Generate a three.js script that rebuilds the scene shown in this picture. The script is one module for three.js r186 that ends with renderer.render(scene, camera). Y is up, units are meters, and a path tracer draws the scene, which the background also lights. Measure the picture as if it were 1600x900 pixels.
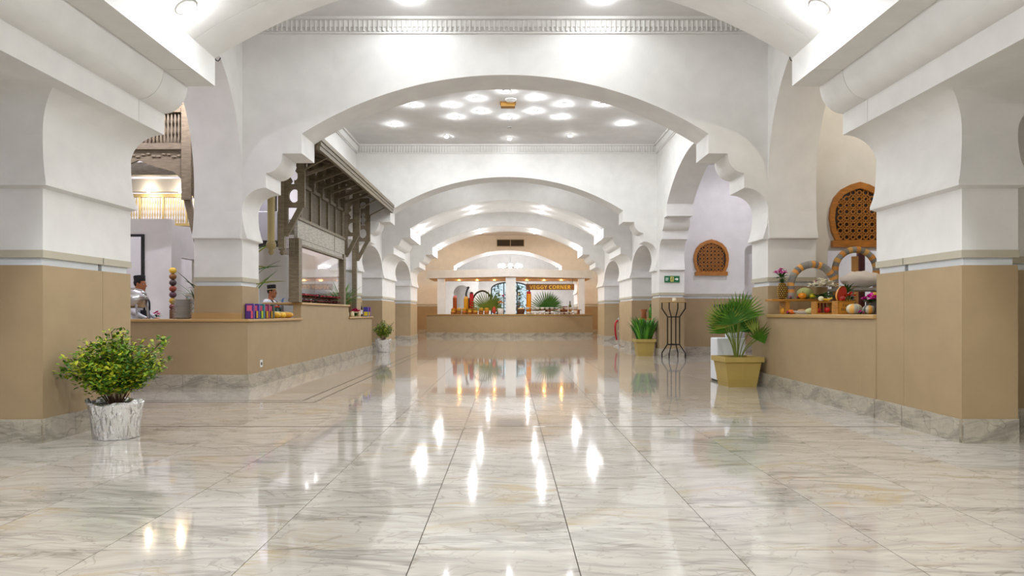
import * as THREE from 'three';
import { mergeGeometries, mergeVertices, toCreasedNormals } from 'three/addons/utils/BufferGeometryUtils.js';
import { RoundedBoxGeometry } from 'three/addons/geometries/RoundedBoxGeometry.js';
import { createNoise2D, createNoise3D } from 'simplex-noise';

// ---------- camera, background, exposure ----------
const scene = new THREE.Scene();
const camera = new THREE.PerspectiveCamera(2 * Math.atan(450 / 1126) * 180 / Math.PI, 16 / 9, 0.1, 200);
camera.position.set(0, 1.2, 0);
camera.lookAt(0, 1.2, -10);
camera.setViewOffset(1600, 900, 5, -40, 1600, 900);          // level camera, lens shifted down
scene.background = new THREE.Color(0.62, 0.78, 0.86);          // the sky outside the far window
const renderer = new THREE.WebGLRenderer({ antialias: true });
renderer.toneMapping = THREE.LinearToneMapping;
renderer.toneMappingExposure = 1.15;
renderer.shadowMap.enabled = true;

// ---------- helpers: metres, D is the distance in front of the camera (z = -D) ----------
let seed = 20251;
const rnd = () => { seed = (seed * 1664525 + 1013904223) >>> 0; return seed / 4294967296; };
const rr = (a, b) => a + (b - a) * rnd();
const noise2 = createNoise2D(rnd), noise3 = createNoise3D(rnd);
const V = (x, y, d) => new THREE.Vector3(x, y, -d);
const taken = new Map();
function numbered(n) { const k = taken.get(n) ?? 0; taken.set(n, k + 1); return k ? n + '_' + String(k).padStart(3, '0') : n; }
function uvm(g) {                                              // uv in metres from the dominant axis of each face
  g = g.index ? g.toNonIndexed() : g; g.computeVertexNormals();
  const p = g.attributes.position, n = g.attributes.normal, uv = new Float32Array(p.count * 2);
  for (let i = 0; i < p.count; i++) {
    const ax = Math.abs(n.getX(i)), ay = Math.abs(n.getY(i)), az = Math.abs(n.getZ(i));
    const [u, v] = ay >= ax && ay >= az ? [p.getX(i), p.getZ(i)] : ax >= az ? [p.getZ(i), p.getY(i)] : [p.getX(i), p.getY(i)];
    uv[2 * i] = u; uv[2 * i + 1] = v;
  }
  g.setAttribute('uv', new THREE.BufferAttribute(uv, 2)); return g;
}
function bx(x0, x1, y0, y1, d0, d1) {
  const g = new THREE.BoxGeometry(Math.abs(x1 - x0), Math.abs(y1 - y0), Math.abs(d1 - d0));
  g.translate((x0 + x1) / 2, (y0 + y1) / 2, -(d0 + d1) / 2); return uvm(g);
}
function rbx(x0, x1, y0, y1, d0, d1, r = 0.01) {
  const g = new RoundedBoxGeometry(Math.abs(x1 - x0), Math.abs(y1 - y0), Math.abs(d1 - d0), 2, r);
  g.translate((x0 + x1) / 2, (y0 + y1) / 2, -(d0 + d1) / 2); return g;
}
function clean(g) { g = g.index ? g.toNonIndexed() : g; if (!g.attributes.normal) g.computeVertexNormals(); if (!g.attributes.uv) g.setAttribute('uv', new THREE.BufferAttribute(new Float32Array(g.attributes.position.count * 2), 2)); for (const k of Object.keys(g.attributes)) if (!['position', 'normal', 'uv'].includes(k)) g.deleteAttribute(k); return g; }
const merge = (list) => list.length === 1 ? list[0] : mergeGeometries(list.map(clean));
function obj(name, geos, mat, parent = scene) {
  const m = new THREE.Mesh(Array.isArray(geos) ? merge(geos) : geos, mat);
  m.name = parent === scene ? numbered(name) : name; m.castShadow = m.receiveShadow = true; parent.add(m); return m;
}
function struct(name, geos, mat) { const m = obj(name, geos, mat); m.userData.kind = 'structure'; return m; }
function sgroup(name) { const g = new THREE.Group(); g.name = numbered(name); g.userData.kind = 'structure'; scene.add(g); return g; }
function thing(name, label, category, group, x = 0, y = 0, d = 0, turn = 0) {
  const g = new THREE.Group(); g.name = numbered(name); g.userData = { label, category }; if (group) g.userData.group = group;
  g.position.set(x, y, -d); g.rotation.y = turn; scene.add(g); return g;
}
function single(name, label, category, group, geos, mat, x = 0, y = 0, d = 0, turn = 0) {
  const m = obj(name, geos, mat); m.userData = { label, category }; if (group) m.userData.group = group;
  m.position.set(x, y, -d); m.rotation.y = turn; return m;
}
const lathe = (pts, seg = 24) => new THREE.LatheGeometry(pts.map(([r, y]) => new THREE.Vector2(Math.max(r, 0.0005), y)), seg);
const tube = (pts, r, seg = 16, rad = 6, closed = false) => new THREE.TubeGeometry(new THREE.CatmullRomCurve3(pts, closed), seg, r, rad, closed);
function bar(a, b, w, h = w) {                                  // square bar from a to b (Vector3)
  const l = a.distanceTo(b), g = new THREE.BoxGeometry(w, l, h), q = new THREE.Quaternion().setFromUnitVectors(new THREE.Vector3(0, 1, 0), b.clone().sub(a).normalize());
  g.applyQuaternion(q); g.translate((a.x + b.x) / 2, (a.y + b.y) / 2, (a.z + b.z) / 2); return g;
}
const sph = (r, x = 0, y = 0, z = 0, sx = 1, sy = 1, sz = 1, n = 16) => { const g = new THREE.SphereGeometry(r, n, Math.max(8, n * 0.7 | 0)); g.scale(sx, sy, sz); g.translate(x, y, z); return g; };
const cyl = (r0, r1, h, x = 0, y = 0, z = 0, n = 20) => { const g = new THREE.CylinderGeometry(r0, r1, h, n); g.translate(x, y + h / 2, z); return g; };
function shapeOf(pts, holes = []) { const s = new THREE.Shape(pts.map(([x, y]) => new THREE.Vector2(x, y))); for (const h of holes) s.holes.push(new THREE.Path(h.map(([x, y]) => new THREE.Vector2(x, y)))); return s; }
function exFront(pts, d0, d1, holes, crease = 0.6) {           // outline in x, y; runs from d0 to d1
  const g = new THREE.ExtrudeGeometry(shapeOf(pts, holes), { depth: d1 - d0, bevelEnabled: false, curveSegments: 1 }); g.translate(0, 0, -d1);
  return toCreasedNormals(g, crease);
}
function exSide(pts, x0, x1, holes, crease = 0.6) {            // outline in D, y; runs from x0 to x1
  const g = new THREE.ExtrudeGeometry(shapeOf(pts, holes), { depth: x1 - x0, bevelEnabled: false, curveSegments: 1 }); g.translate(0, 0, x0); g.rotateY(Math.PI / 2);
  return toCreasedNormals(g, crease);
}
function exPlan(pts, y0, y1) {                                  // outline in x, D; runs from y0 to y1
  const g = new THREE.ExtrudeGeometry(shapeOf(pts), { depth: y1 - y0, bevelEnabled: false }); g.rotateX(-Math.PI / 2); g.translate(0, y0, 0); return uvm(g);
}
const arcPts = (cx, cy, rx, ry, a0, a1, n) => Array.from({ length: n + 1 }, (_, i) => { const a = a0 + (a1 - a0) * i / n; return [cx + rx * Math.cos(a), cy + ry * Math.sin(a)]; });

// ---------- textures ----------
function dataTex(n, fn, srgb = true) {
  const a = new Uint8Array(n * n * 4);
  for (let j = 0; j < n; j++) for (let i = 0; i < n; i++) { const c = fn(i / n, j / n), k = 4 * (j * n + i); a[k] = c[0]; a[k + 1] = c[1]; a[k + 2] = c[2]; a[k + 3] = 255; }
  const t = new THREE.DataTexture(a, n, n); t.magFilter = THREE.LinearFilter; t.minFilter = THREE.LinearMipmapLinearFilter; t.generateMipmaps = true;
  t.wrapS = t.wrapT = THREE.RepeatWrapping; if (srgb) t.colorSpace = THREE.SRGBColorSpace; t.needsUpdate = true; return t;
}
const fbm = (x, y, o = 4) => { let s = 0, a = 0.5; for (let i = 0; i < o; i++) { s += a * noise2(x, y); x = x * 2.03 + 7.1; y = y * 2.03 - 3.7; a *= 0.5; } return s; };
const clamp = (v, a = 0, b = 1) => Math.min(b, Math.max(a, v));
const lerp = (a, b, t) => a + (b - a) * t;
const mix3 = (a, b, t) => [lerp(a[0], b[0], t), lerp(a[1], b[1], t), lerp(a[2], b[2], t)];
function marbleColour(u, v, warm) {                             // u, v in metres
  const w = fbm(u * 0.8, v * 1.3, 3) * 0.6;
  const s = v - u * 0.16, streak = fbm(u * 0.6 + w * 0.5, s * 5.5 + w * 1.3, 5), cloud = fbm(u * 0.6 + 9, s * 1.4 + 4 + w * 0.5, 4), fine = fbm(u * 2.6 + w, s * 24 + w * 2, 3);
  let c = mix3([224, 220, 213], [201, 197, 190], clamp(0.42 + streak * 0.8 + fine * 0.5));
  c = mix3(c, [158, 156, 152], clamp((streak * 0.7 + cloud * 1.0 + fine * 0.6 - 0.16) * 1.2) * 0.72);
  const vein = 1 - Math.abs(fbm(u * 0.6 + 20 + w, v * 2.1 + u * 0.7 + 2, 4)) * 26;
  c = mix3(c, [128, 122, 112], clamp(vein) * 0.55 * clamp(0.5 + cloud * 2));
  c = mix3(c, [146, 142, 134], clamp(1 - Math.abs(fbm(u * 1.5 + v * 1.1 + 50, v * 2.2 - u * 0.9 + w, 4)) * 34) * 0.4);
  const ye = clamp((fbm(u * 0.6 - 13, v * 1.1 + 31 + w, 4) - 0.2) * 2.6) * clamp(0.6 + streak * 1.2 + fine);
  return mix3(c, [206, 182, 134], ye * warm);
}
const texMarble = dataTex(1024, (u, v) => marbleColour(u * 3.2, v * 3.2, 0.6));
texMarble.repeat.set(1 / 3.2, 1 / 3.2);
const texSkirt = dataTex(512, (u, v) => { const c = marbleColour(u * 1.6 + 40, v * 1.6 + 11, 0.9), k = 0.95 + 0.08 * fbm(u * 12, v * 12, 3); return c.map((q) => clamp(q * k, 0, 255)); });
texSkirt.repeat.set(1 / 1.6, 1 / 1.6);
const texPlaster = dataTex(512, (u, v) => { const g = 128 + 60 * fbm(u * 14, v * 14, 4); return [g, g, g]; }, false);
texPlaster.repeat.set(0.5, 0.5);
const texPaint = dataTex(512, (u, v) => { const g = 248 + 7 * fbm(u * 5, v * 5, 4); return [g, g, g * 0.995]; });
texPaint.repeat.set(0.35, 0.35);
const texWood = dataTex(512, (u, v) => { const g = fbm(u * 3 + 0.3 * fbm(u * 2, v * 2, 2), v * 40, 4); const k = 0.84 + 0.22 * g; return [255 * clamp(k), 250 * clamp(k), 244 * clamp(k)]; });
texWood.repeat.set(1, 1);
const texFoil = dataTex(512, (u, v) => { const g = 128 + 110 * (Math.abs(fbm(u * 9, v * 4, 4)) * 2 - 0.5); return [clamp(g, 0, 255), clamp(g, 0, 255), clamp(g, 0, 255)]; }, false);
texFoil.repeat.set(1, 1);

// ---------- materials ----------
const std = (c, rough = 0.7, more = {}) => new THREE.MeshStandardMaterial({ color: c, roughness: rough, ...more });
const phy = (c, rough = 0.5, more = {}) => new THREE.MeshPhysicalMaterial({ color: c, roughness: rough, ...more });
const lin = (r, g, b) => new THREE.Color().setRGB(r, g, b);
const M = {
  white: std(lin(0.80, 0.785, 0.765), 0.75, { map: texPaint, bumpMap: texPlaster, bumpScale: 0.0004 }),
  ceil: std(lin(0.76, 0.745, 0.74), 0.8, { map: texPaint }),
  brown: std(lin(0.40, 0.288, 0.158), 0.62, { map: texPaint, bumpMap: texPlaster, bumpScale: 0.0004 }),
  rail: std(lin(0.46, 0.42, 0.32), 0.6),
  groove: std(lin(0.74, 0.79, 0.83), 0.5),
  stoneTop: std(0xb8935c, 0.4, { map: texPaint }),
  marble: phy(lin(0.83, 0.80, 0.76), 0.06, { map: texMarble, clearcoat: 0.3, clearcoatRoughness: 0.03 }),
  grout: std(0x5f574a, 0.8),
  inlay: std(0x463f38, 0.2),
  skirt: phy(0xdcd6c8, 0.3, { map: texSkirt }),
  taupe: std(0x83775f, 0.6, { map: texWood }),
  taupeGrey: std(0xbab7ac, 0.6, { map: texWood }),
  orangeWood: std(0xcd8630, 0.42, { map: texWood }),
  crateWood: std(0xc98a26, 0.6, { map: texWood }),
  dark: std(0x17130f, 0.6), black: std(0x0d0d0e, 0.5), iron: std(0x1a1715, 0.45, { metalness: 0.6 }),
  steel: std(0xb6b6ba, 0.3, { metalness: 1 }), chrome: std(0xdddde0, 0.12, { metalness: 1 }),
  foil: std(0xf4f4f4, 0.25, { metalness: 0.85, bumpMap: texFoil, bumpScale: 0.03 }),
  pot: std(0xb39a52, 0.65, { map: texPaint }), soil: std(0x2e2118, 0.95),
  glass: phy(0xffffff, 0.02, { transmission: 1, thickness: 0, ior: 1.45 }),
  trim: std(0xe4e2dd, 0.35),
  bulb: std(0xffffff, 0.4, { emissive: 0xfffaf2, emissiveIntensity: 16 }),
  bulbWarm: std(0xffe2b0, 0.4, { emissive: 0xffc36a, emissiveIntensity: 5 }),
  porcelain: std(0xe9e7e2, 0.15),
};
const C = (hex, rough = 0.5, more) => { const k = hex + '_' + rough; return M[k] ?? (M[k] = std(hex, rough, more)); };
const leafMat = (hex) => M['leaf' + hex] ?? (M['leaf' + hex] = std(hex, 0.55, { side: THREE.DoubleSide }));

// ---------- lamps ----------
function downlight(label, group, x, y, d, power, color = 0xf5faff, tilt = 0, r = 0.085) {
  const t = thing('downlight', label, 'ceiling light', group, x, y, d); t.rotation.z = tilt;
  obj('trim_ring', lathe([[r * 0.74, -0.002], [r * 0.8, -0.014], [r, -0.012], [r * 1.06, 0], [r * 0.74, 0]], 24), M.trim, t);
  obj('bulb', lathe([[0, -0.055], [r * 0.35, -0.05], [r * 0.6, -0.032], [r * 0.68, -0.004], [r * 0.5, 0], [0, 0]], 16), M.bulb, t);
  const p = new THREE.PointLight(color, power * 0.42); p.position.set(0, -0.03, 0); p.castShadow = true; p.shadow.radius = 2; t.add(p);
  const l = new THREE.SpotLight(color, power * 0.66, 0, 1.5, 0.2, 2); l.position.set(0, -0.06, 0); l.target.position.set(0, -1.06, 0); l.castShadow = true; l.shadow.radius = 2; t.add(l); t.add(l.target);
  return t;
}

// ================= THE BUILDING =================
const CX = -0.06, HW = 4.26, XL = CX - HW, XR = CX + HW;      // hall centre line, half width, the faces of its side walls
const RAIL1 = 1.79, RAIL0 = 1.72, DADO = 1.65, SK = 0.22, IMP = 2.42, CEIL = 5.98;
// half outline of a corbelled opening from the dado rail up to the crown: [distance from the centre, height]
function corbel(hw, spring = 4.117, apex = 5.07, n = 36) {
  const a = hw - 0.965, rise = apex - spring, R = (a * a + rise * rise) / (2 * rise), cy = apex - R, t0 = Math.acos(a / R);
  return [[hw, RAIL1], [hw, IMP - 0.02], [hw - 0.075, IMP - 0.005], [hw - 0.075, IMP + 0.02], [hw - 0.045, IMP + 0.1], [hw - 0.012, IMP + 0.24], [hw, IMP + 0.38],
    ...arcPts(hw - 0.385, 2.9, 0.385, 0.34, 0, Math.PI / 2, 9), [hw - 0.385, 3.48],
    ...arcPts(hw - 0.385, 3.795, 0.265, 0.315, 1.5 * Math.PI, Math.PI, 9).slice(1), [hw - 0.965, 3.797], ...arcPts(0, cy, R, R, t0, Math.PI / 2, n)];
}
const mirrorDown = (h) => h.slice(0, -1).reverse().map(([x, y]) => [-x, y]);
const shift = (pts, c) => pts.map(([x, y]) => [x + c, y]);
// half outline of a plain tall horseshoe arch
function horseshoe(hw, y1, apex, n = 20) {
  const b = IMP + (apex - IMP) * 0.28;
  return [[hw, RAIL1], [hw, IMP - 0.02], [hw - 0.09, IMP - 0.005], [hw - 0.09, IMP + 0.02], [hw - 0.05, IMP + 0.14], [hw - 0.012, IMP + 0.34 * (b - IMP) + 0.12], ...arcPts(0, b, hw, apex - b, 0, Math.PI / 2, n)];
}
function crossWall(half, d0, d1, xo0, xo1, top) {              // a wall across the hall with one opening
  const h = shift([...half, ...mirrorDown(half)], CX);
  return exFront([[xo0, RAIL1], ...h.slice().reverse(), [xo1, RAIL1], [xo1, top], [xo0, top]], d0, d1);
}
function sideWall(half, c, D0, D1, x0, x1, top) {              // a wall along the hall with one opening centred at distance c
  const low = IMP - 0.02, hh = half.slice(2), h = shift([...hh, ...mirrorDown(hh)], c);   // the jambs below the impost belong to the cross walls
  const legs = c + half[0][0] < D1 - 0.05;
  return exSide([[D0, low], ...h.slice().reverse(), ...(legs ? [[c + half[0][0], low], [c + half[0][0], RAIL1], [D1, RAIL1]] : [[D1, low]]), [D1, top], [D0, top]], x0, x1);
}
const skirts = [];
function dado(parent, x0, x1, d0, d1, o = {}) {                // painted lower part of a pier or wall: brown, recessed white band, rail, marble skirting
  const y0 = o.y0 ?? 0, low = o.brown ?? M.brown;
  obj('dado_panel', bx(x0, x1, y0, DADO, d0, d1), low, parent);
  obj('recessed_band', bx(x0 + 0.03, x1 - 0.03, DADO, RAIL0, d0 + 0.03, d1 - 0.03), M.groove, parent);
  obj('dado_rail', bx(x0 - 0.008, x1 + 0.008, RAIL0, RAIL1, d0 - 0.008, d1 + 0.008), M.rail, parent);
  if (o.skirt !== false && y0 === 0) skirts.push([x0, x1, d0, d1, o.sides ?? 'fio']);
}
// --- barrel vault of the near bay, with its corbelled sides; a joint before the last half metre
const half = corbel(HW);
const vaultHalf = [[HW - 0.385, 3.24], ...half.slice(half.findIndex(([, y]) => y === 3.48))];
const vaultLine = shift([...vaultHalf, ...mirrorDown(vaultHalf)], CX).reverse();
const vaultOutline = [[-9.7, 3.24], ...vaultLine, [9.7, 3.24], [9.7, 6.3], [-9.7, 6.3]];
const vault = sgroup('ceiling');
obj('vault', exFront(vaultOutline, -5, 7.66), M.white, vault);
obj('arch_rim', exFront(vaultOutline, 7.668, 8.23), M.white, vault);
// --- flared near piers
function flaredPier(parent, x0, x1, d0, d1, inner) {
  const ring = [[RAIL1, 0], [IMP - 0.06, 0], [IMP - 0.04, 0.075], [IMP - 0.01, 0.078], [IMP + 0.06, 0.05], [IMP + 0.2, 0.016], [IMP + 0.36, 0.0], ...arcPts(0.385, 2.9, 0.385, 0.34, Math.PI, Math.PI / 2, 9).map(([o, y]) => [y, o])];
  const pos = [], idx = [];
  for (const [y, o] of ring) for (const [x, d] of [[x0 - o, d0 - o], [x1 + o, d0 - o], [x1 + o, d1], [x0 - o, d1]]) pos.push(x, y, -d);
  for (let k = 0; k < ring.length - 1; k++) for (let j = 0; j < 4; j++) { const a = 4 * k + j, b = 4 * k + (j + 1) % 4; idx.push(a, b, b + 4, a, b + 4, a + 4); }
  const g = new THREE.BufferGeometry(); g.setAttribute('position', new THREE.Float32BufferAttribute(pos, 3)); g.setIndex(idx);
  obj('pier', toCreasedNormals(uvm(g), 0.5), M.white, parent);
}
const wl = sgroup('wall_left'), wr = sgroup('wall_right');
for (const [w, x0, x1] of [[wl, XL - 0.52, XL], [wr, XR, XR + 0.52]]) {
  flaredPier(w, x0, x1, 6.68, 8.23); dado(w, x0, x1, 6.68, 7.662, {}); dado(w, x0, x1, 7.668, 8.23, { sides: 'io' });
  obj('pier', bx(x0, x1, 0, 3.24, -5, 1.6), M.white, w);
}
// --- second bay: tall horseshoe arches in the side walls
const W2 = 11.68, W2b = 12.44, W3 = 20.4, W3b = 21.2, W4 = 24.6, W4b = 27.4, W5 = 31.7, W5b = 34, W6 = 44, W6b = 46.5;
const shoe2 = horseshoe((W2 - 8.23) / 2, 0, 5.3);
obj('arch_wall', sideWall(shoe2, (W2 + 8.23) / 2, 8.231, W2, XL - 0.78, XL, CEIL), M.white, wl);
obj('arch_wall', sideWall(shoe2, (W2 + 8.23) / 2, 8.231, W2, XR, XR + 0.78, CEIL), M.white, wr);
// --- cross walls
const arches = [[W2, W2b], [W3, W3b], [W4, W4b], [W5, W5b], [W6, W6b]];
arches.forEach(([a, b], k) => {
  const w = sgroup('wall_arch'), xo = k === 0 ? 0.78 : k > 2 ? 5.6 : 0.72;
  obj('arch', crossWall(half, a, b, XL - xo, XR + xo, CEIL), k === 4 ? M.white : M.white, w);
  if (k === 0) dado(w, XL - xo, XL, a, b, { y0: 1.11, skirt: false }); else dado(w, XL - xo, XL, a, b, { sides: 'fi' });
  dado(w, XR, XR + xo, a, b, { sides: 'fi' });
});
// --- third bay: long corbelled arches in both side walls
const c3 = (W2b + 20.12) / 2, h3 = corbel((20.12 - W2b) / 2, 4.117, 5.07);
obj('arch_wall', sideWall(h3, c3, W2b, W3, XL - 0.7, XL, CEIL), M.white, wl);
obj('arch_wall', sideWall(h3, c3, W2b, W3, XR, XR + 0.7, CEIL), M.white, wr);
dado(wr, XR, XR + 0.7, 20.12, W3, { sides: 'fi' }); dado(wl, XL - 0.7, XL, 20.12, W3, { sides: 'i' });
// --- further bays: lower arched openings into the aisles
for (const [a, b] of [[W3b, W4], [W4b, W5]]) {
  const s = horseshoe((b - a) / 2, 0, 3.35);
  obj('arch_wall', sideWall(s, (a + b) / 2, a, b, XL - 0.66, XL, CEIL), M.white, wl);
  obj('arch_wall', sideWall(s, (a + b) / 2, a, b, XR, XR + 0.66, CEIL), M.white, wr);
}
for (const [w, x0, x1] of [[wl, -6.6, -6.2], [wr, 6.2, 6.6]]) { obj('wall_panel', bx(x0, x1, RAIL1, CEIL, W5b, W6), M.white, w); dado(w, x0, x1, W5b, W6, { sides: w === wl ? 'i' : 'i' }); }
// --- outer walls of the aisles, back wall, end room
obj('outer_wall', bx(-10, -9.6, 0, 6.4, -5.2, 62), M.white, wl); obj('outer_wall', bx(9.6, 10, 0, 6.4, -5.2, 62), M.white, wr);
struct('wall_back', bx(-10, 10, 0, 6.4, -5.4, -5), M.white);
// --- flat ceilings
const cs = sgroup('ceiling');
for (const [a, b] of [[8.23, W2], [W2b, W3], [W3b, W4], [W4b, W5], [W5b, W6], [W6b, 54]]) obj('ceiling_panel', bx(-6.8, 6.8, CEIL, CEIL + 0.3, a - 0.02, b + 0.02), M.ceil, cs);
obj('aisle_ceiling', bx(-10, XL - 0.6, 5.62, 5.9, 7.3, 62), M.ceil, cs); obj('aisle_ceiling', bx(XR + 0.6, 10, 5.62, 5.9, 7.3, 62), M.ceil, cs);
// --- fluted cornices
function cornice(x0, x1, d, facing = 1) {
  const g = [bx(x0, x1, CEIL - 0.045, CEIL, d - 0.11 * facing, d), bx(x0, x1, CEIL - 0.15, CEIL - 0.045, d - 0.05 * facing, d), bx(x0, x1, CEIL - 0.25, CEIL - 0.225, d - 0.035 * facing, d), bx(x0, x1, CEIL - 0.225, CEIL - 0.15, d - 0.03 * facing, d)];
  for (let x = x0 + 0.03; x < x1 - 0.03; x += 0.078) { const c = new THREE.CylinderGeometry(0.022, 0.018, 0.17, 6); c.translate(x, CEIL - 0.135, -(d - 0.048 * facing)); g.push(c); }
  return g;
}
function corniceSide(x, d0, d1, s) {                           // s = +1 when the room lies on the +x side
  const g = [bx(x, x + 0.11 * s, CEIL - 0.045, CEIL, d0, d1), bx(x, x + 0.05 * s, CEIL - 0.15, CEIL - 0.045, d0, d1), bx(x, x + 0.035 * s, CEIL - 0.25, CEIL - 0.225, d0, d1), bx(x, x + 0.03 * s, CEIL - 0.225, CEIL - 0.15, d0, d1)];
  for (let d = d0 + 0.03; d < d1 - 0.03; d += 0.078) { const c = new THREE.CylinderGeometry(0.022, 0.018, 0.17, 6); c.translate(x + 0.048 * s, CEIL - 0.135, -d); g.push(c); }
  return g;
}
for (const [d, a] of [[W2, 8.24], [W3, W2b], [W4, W3b]]) {
  struct('trim', cornice(XL, XR, d), M.white);
  struct('trim', corniceSide(XL, a, d, 1), M.white); struct('trim', corniceSide(XR, a, d, -1), M.white);
}
// --- aisle walls across, with their openings
{ const g = [], w = sgroup('wall_right_aisle');
  obj('wall_panel', bx(XR + 0.52, 9.6, RAIL1, 5.62, 7.45, 7.75), M.white, w); dado(w, XR + 0.52, 9.6, 7.45, 7.75, { sides: 'f' });
  // wall with the pointed lattice window; a service opening below it
  const x0 = XR + 0.6, ox = 5.4, ox1 = 6.5;
  obj('wall_panel', exFront([[x0, RAIL1], [ox, RAIL1], [ox, 2.28], [ox1, 2.28], [ox1, RAIL1], [9.6, RAIL1], [9.6, 5.62], [x0, 5.62]], 12.2, 12.42), M.white, w);
  dado(w, x0, ox, 12.2, 12.42, { sides: 'f' }); dado(w, ox1, 9.6, 12.2, 12.42, { sides: 'f' }); obj('dado_panel', bx(ox, ox1, 0, 1.3, 12.2, 12.42), M.brown, w);
  const jog = 7.0;
  obj('wall_panel', exFront([[XR + 0.6, RAIL1], [jog, RAIL1], [jog, 2.95], ...arcPts(jog + 0.28, 3.05, 0.28, 0.2, Math.PI, Math.PI / 2, 6).map(([x, y]) => [x - 0.0, y - 0.0]), [jog + 0.3, 3.9], [jog + 0.7, 3.95], [9.6, 3.95], [9.6, 5.62], [XR + 0.6, 5.62]], 21.4, 21.7), M.white, w);
  dado(w, XR + 0.6, jog, 21.4, 21.7, { sides: 'f' });
  obj('wall_panel', bx(jog - 0.1, 9.6, RAIL1, 5.62, 22.6, 22.9), M.white, w); dado(w, jog - 0.1, 9.6, 22.6, 22.9, { sides: 'f' });
}
{ const w = sgroup('wall_left_aisle');
  obj('wall_panel', bx(-9.6, XL - 0.6, RAIL1, 5.62, 21.4, 21.7), M.white, w); dado(w, -9.6, XL - 0.6, 21.4, 21.7, { sides: 'f' });
  obj('wall_panel', bx(-9.6, XL - 0.52, 0, 3.24, 6.9, 7.2), M.white, w);
  // white partitions behind the serving counter, one with a doorway
  obj('partition', bx(-9.6, -7.02, 0, 3.17, 15, 15.15), M.white, w);
  obj('partition', exSide([[15.15, 0], [15.45, 0], [15.45, 2.4], [16.3, 2.4], [16.3, 0], [19, 0], [19, 3.35], [15.15, 3.05]], -7.17, -7.02), M.white, w);
  obj('partition', bx(-5.9, -5.75, 0, 2.9, 16.6, 21.4), M.white, w);
}
// --- end room
{ const w = sgroup('wall_end');
  const wx0 = -1.35, wx1 = 1.6, wy = 3.05, wc = (wx0 + wx1) / 2, hw = (wx1 - wx0) / 2;
  const hole = [[wx0, 0.9], [wx1, 0.9], ...arcPts(wc, wy, hw, 0.55, 0, Math.PI, 16)];
  obj('wall_panel', exFront([[-9.6, 0], [9.6, 0], [9.6, CEIL], [-9.6, CEIL]], 54, 54.35, [hole]), M.white, w);
  const win = sgroup('window_1');
  const rim = exFront([[wx0, 0.9], [wx1, 0.9], ...arcPts(wc, wy, hw, 0.55, 0, Math.PI, 16)], 54.1, 54.2, [[[wx0 + 0.1, 1], [wx1 - 0.1, 1], ...arcPts(wc, wy, hw - 0.1, 0.45, 0, Math.PI, 16)]]);
  obj('window_frame', rim, M.dark, win);
  for (const x of [wc - 0.5, wc + 0.5]) obj('mullion', bx(x - 0.04, x + 0.04, 1, 3.5, 54.1, 54.2), M.dark, win);
  for (let k = 0; k < 3; k++) obj('pane', bx(wc - hw + 0.1 + k * (2 * hw - 0.2) / 3, wc - hw + 0.1 + (k + 1) * (2 * hw - 0.2) / 3, 1, 3.05, 54.14, 54.15), M.glass, win);
  // niche wall left of the window, with an arched doorway
  const a = horseshoe(0.62, 0, 3.25, 12), h = shift([...a, ...mirrorDown(a)], -3.4);
  obj('wall_panel', exFront([[-9.6, 0], [-4.02, 0], ...h.slice().reverse().map(([x, y]) => [x, y]), [-2.78, 0], [-2.2, 0], [-2.2, 4.2], [-9.6, 4.2]], 52, 52.3), M.white, w);
}
// --- marble skirting, piece by piece
{ const sb = sgroup('baseboard_hall'), lens = [0.62, 0.47, 0.78, 0.55];
  let k = 0;
  const run = (a, b, put) => { let p = a; while (p < b - 0.01) { const l = Math.min(lens[k++ % 4] * (b - a > 8 ? 2 : 1), b - p), e = b - p - l < 0.15 ? b : p + l; put(p + 0.002, e - 0.002); p = e; } };
  const piece = (x0, x1, d0, d1, y = SK) => obj('stone_piece', bx(x0, x1, 0, y + (k % 3) * 0.002, d0, d1), M.skirt, sb);
  for (const [x0, x1, d0, d1, sides] of skirts) {
    if (d0 > 30) { if (sides.includes('f')) piece(x0, x1, d0 - 0.022, d0); if (sides.includes('i')) x0 < 0 ? piece(x1, x1 + 0.022, d0, d1) : piece(x0 - 0.022, x0, d0, d1); continue; }
    if (sides.includes('f')) run(x0, x1, (a, b) => piece(a, b, d0 - 0.022, d0));
    if (sides.includes('i')) run(d0, d1, (a, b) => x0 < 0 ? piece(x1, x1 + 0.022, a, b) : piece(x0 - 0.022, x0, a, b));
  }
  run(8.24, 11.9, (a, b) => piece(XR - 0.03, XR - 0.008, a, b));                       // foot of the parapet on the right
  run(-9.5, -4.16, (a, b) => piece(a, b, 11.508, 11.53)); run(11.53, 22, (a, b) => piece(-4.18, -4.158, a, b));   // foot of the serving counter
}
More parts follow.
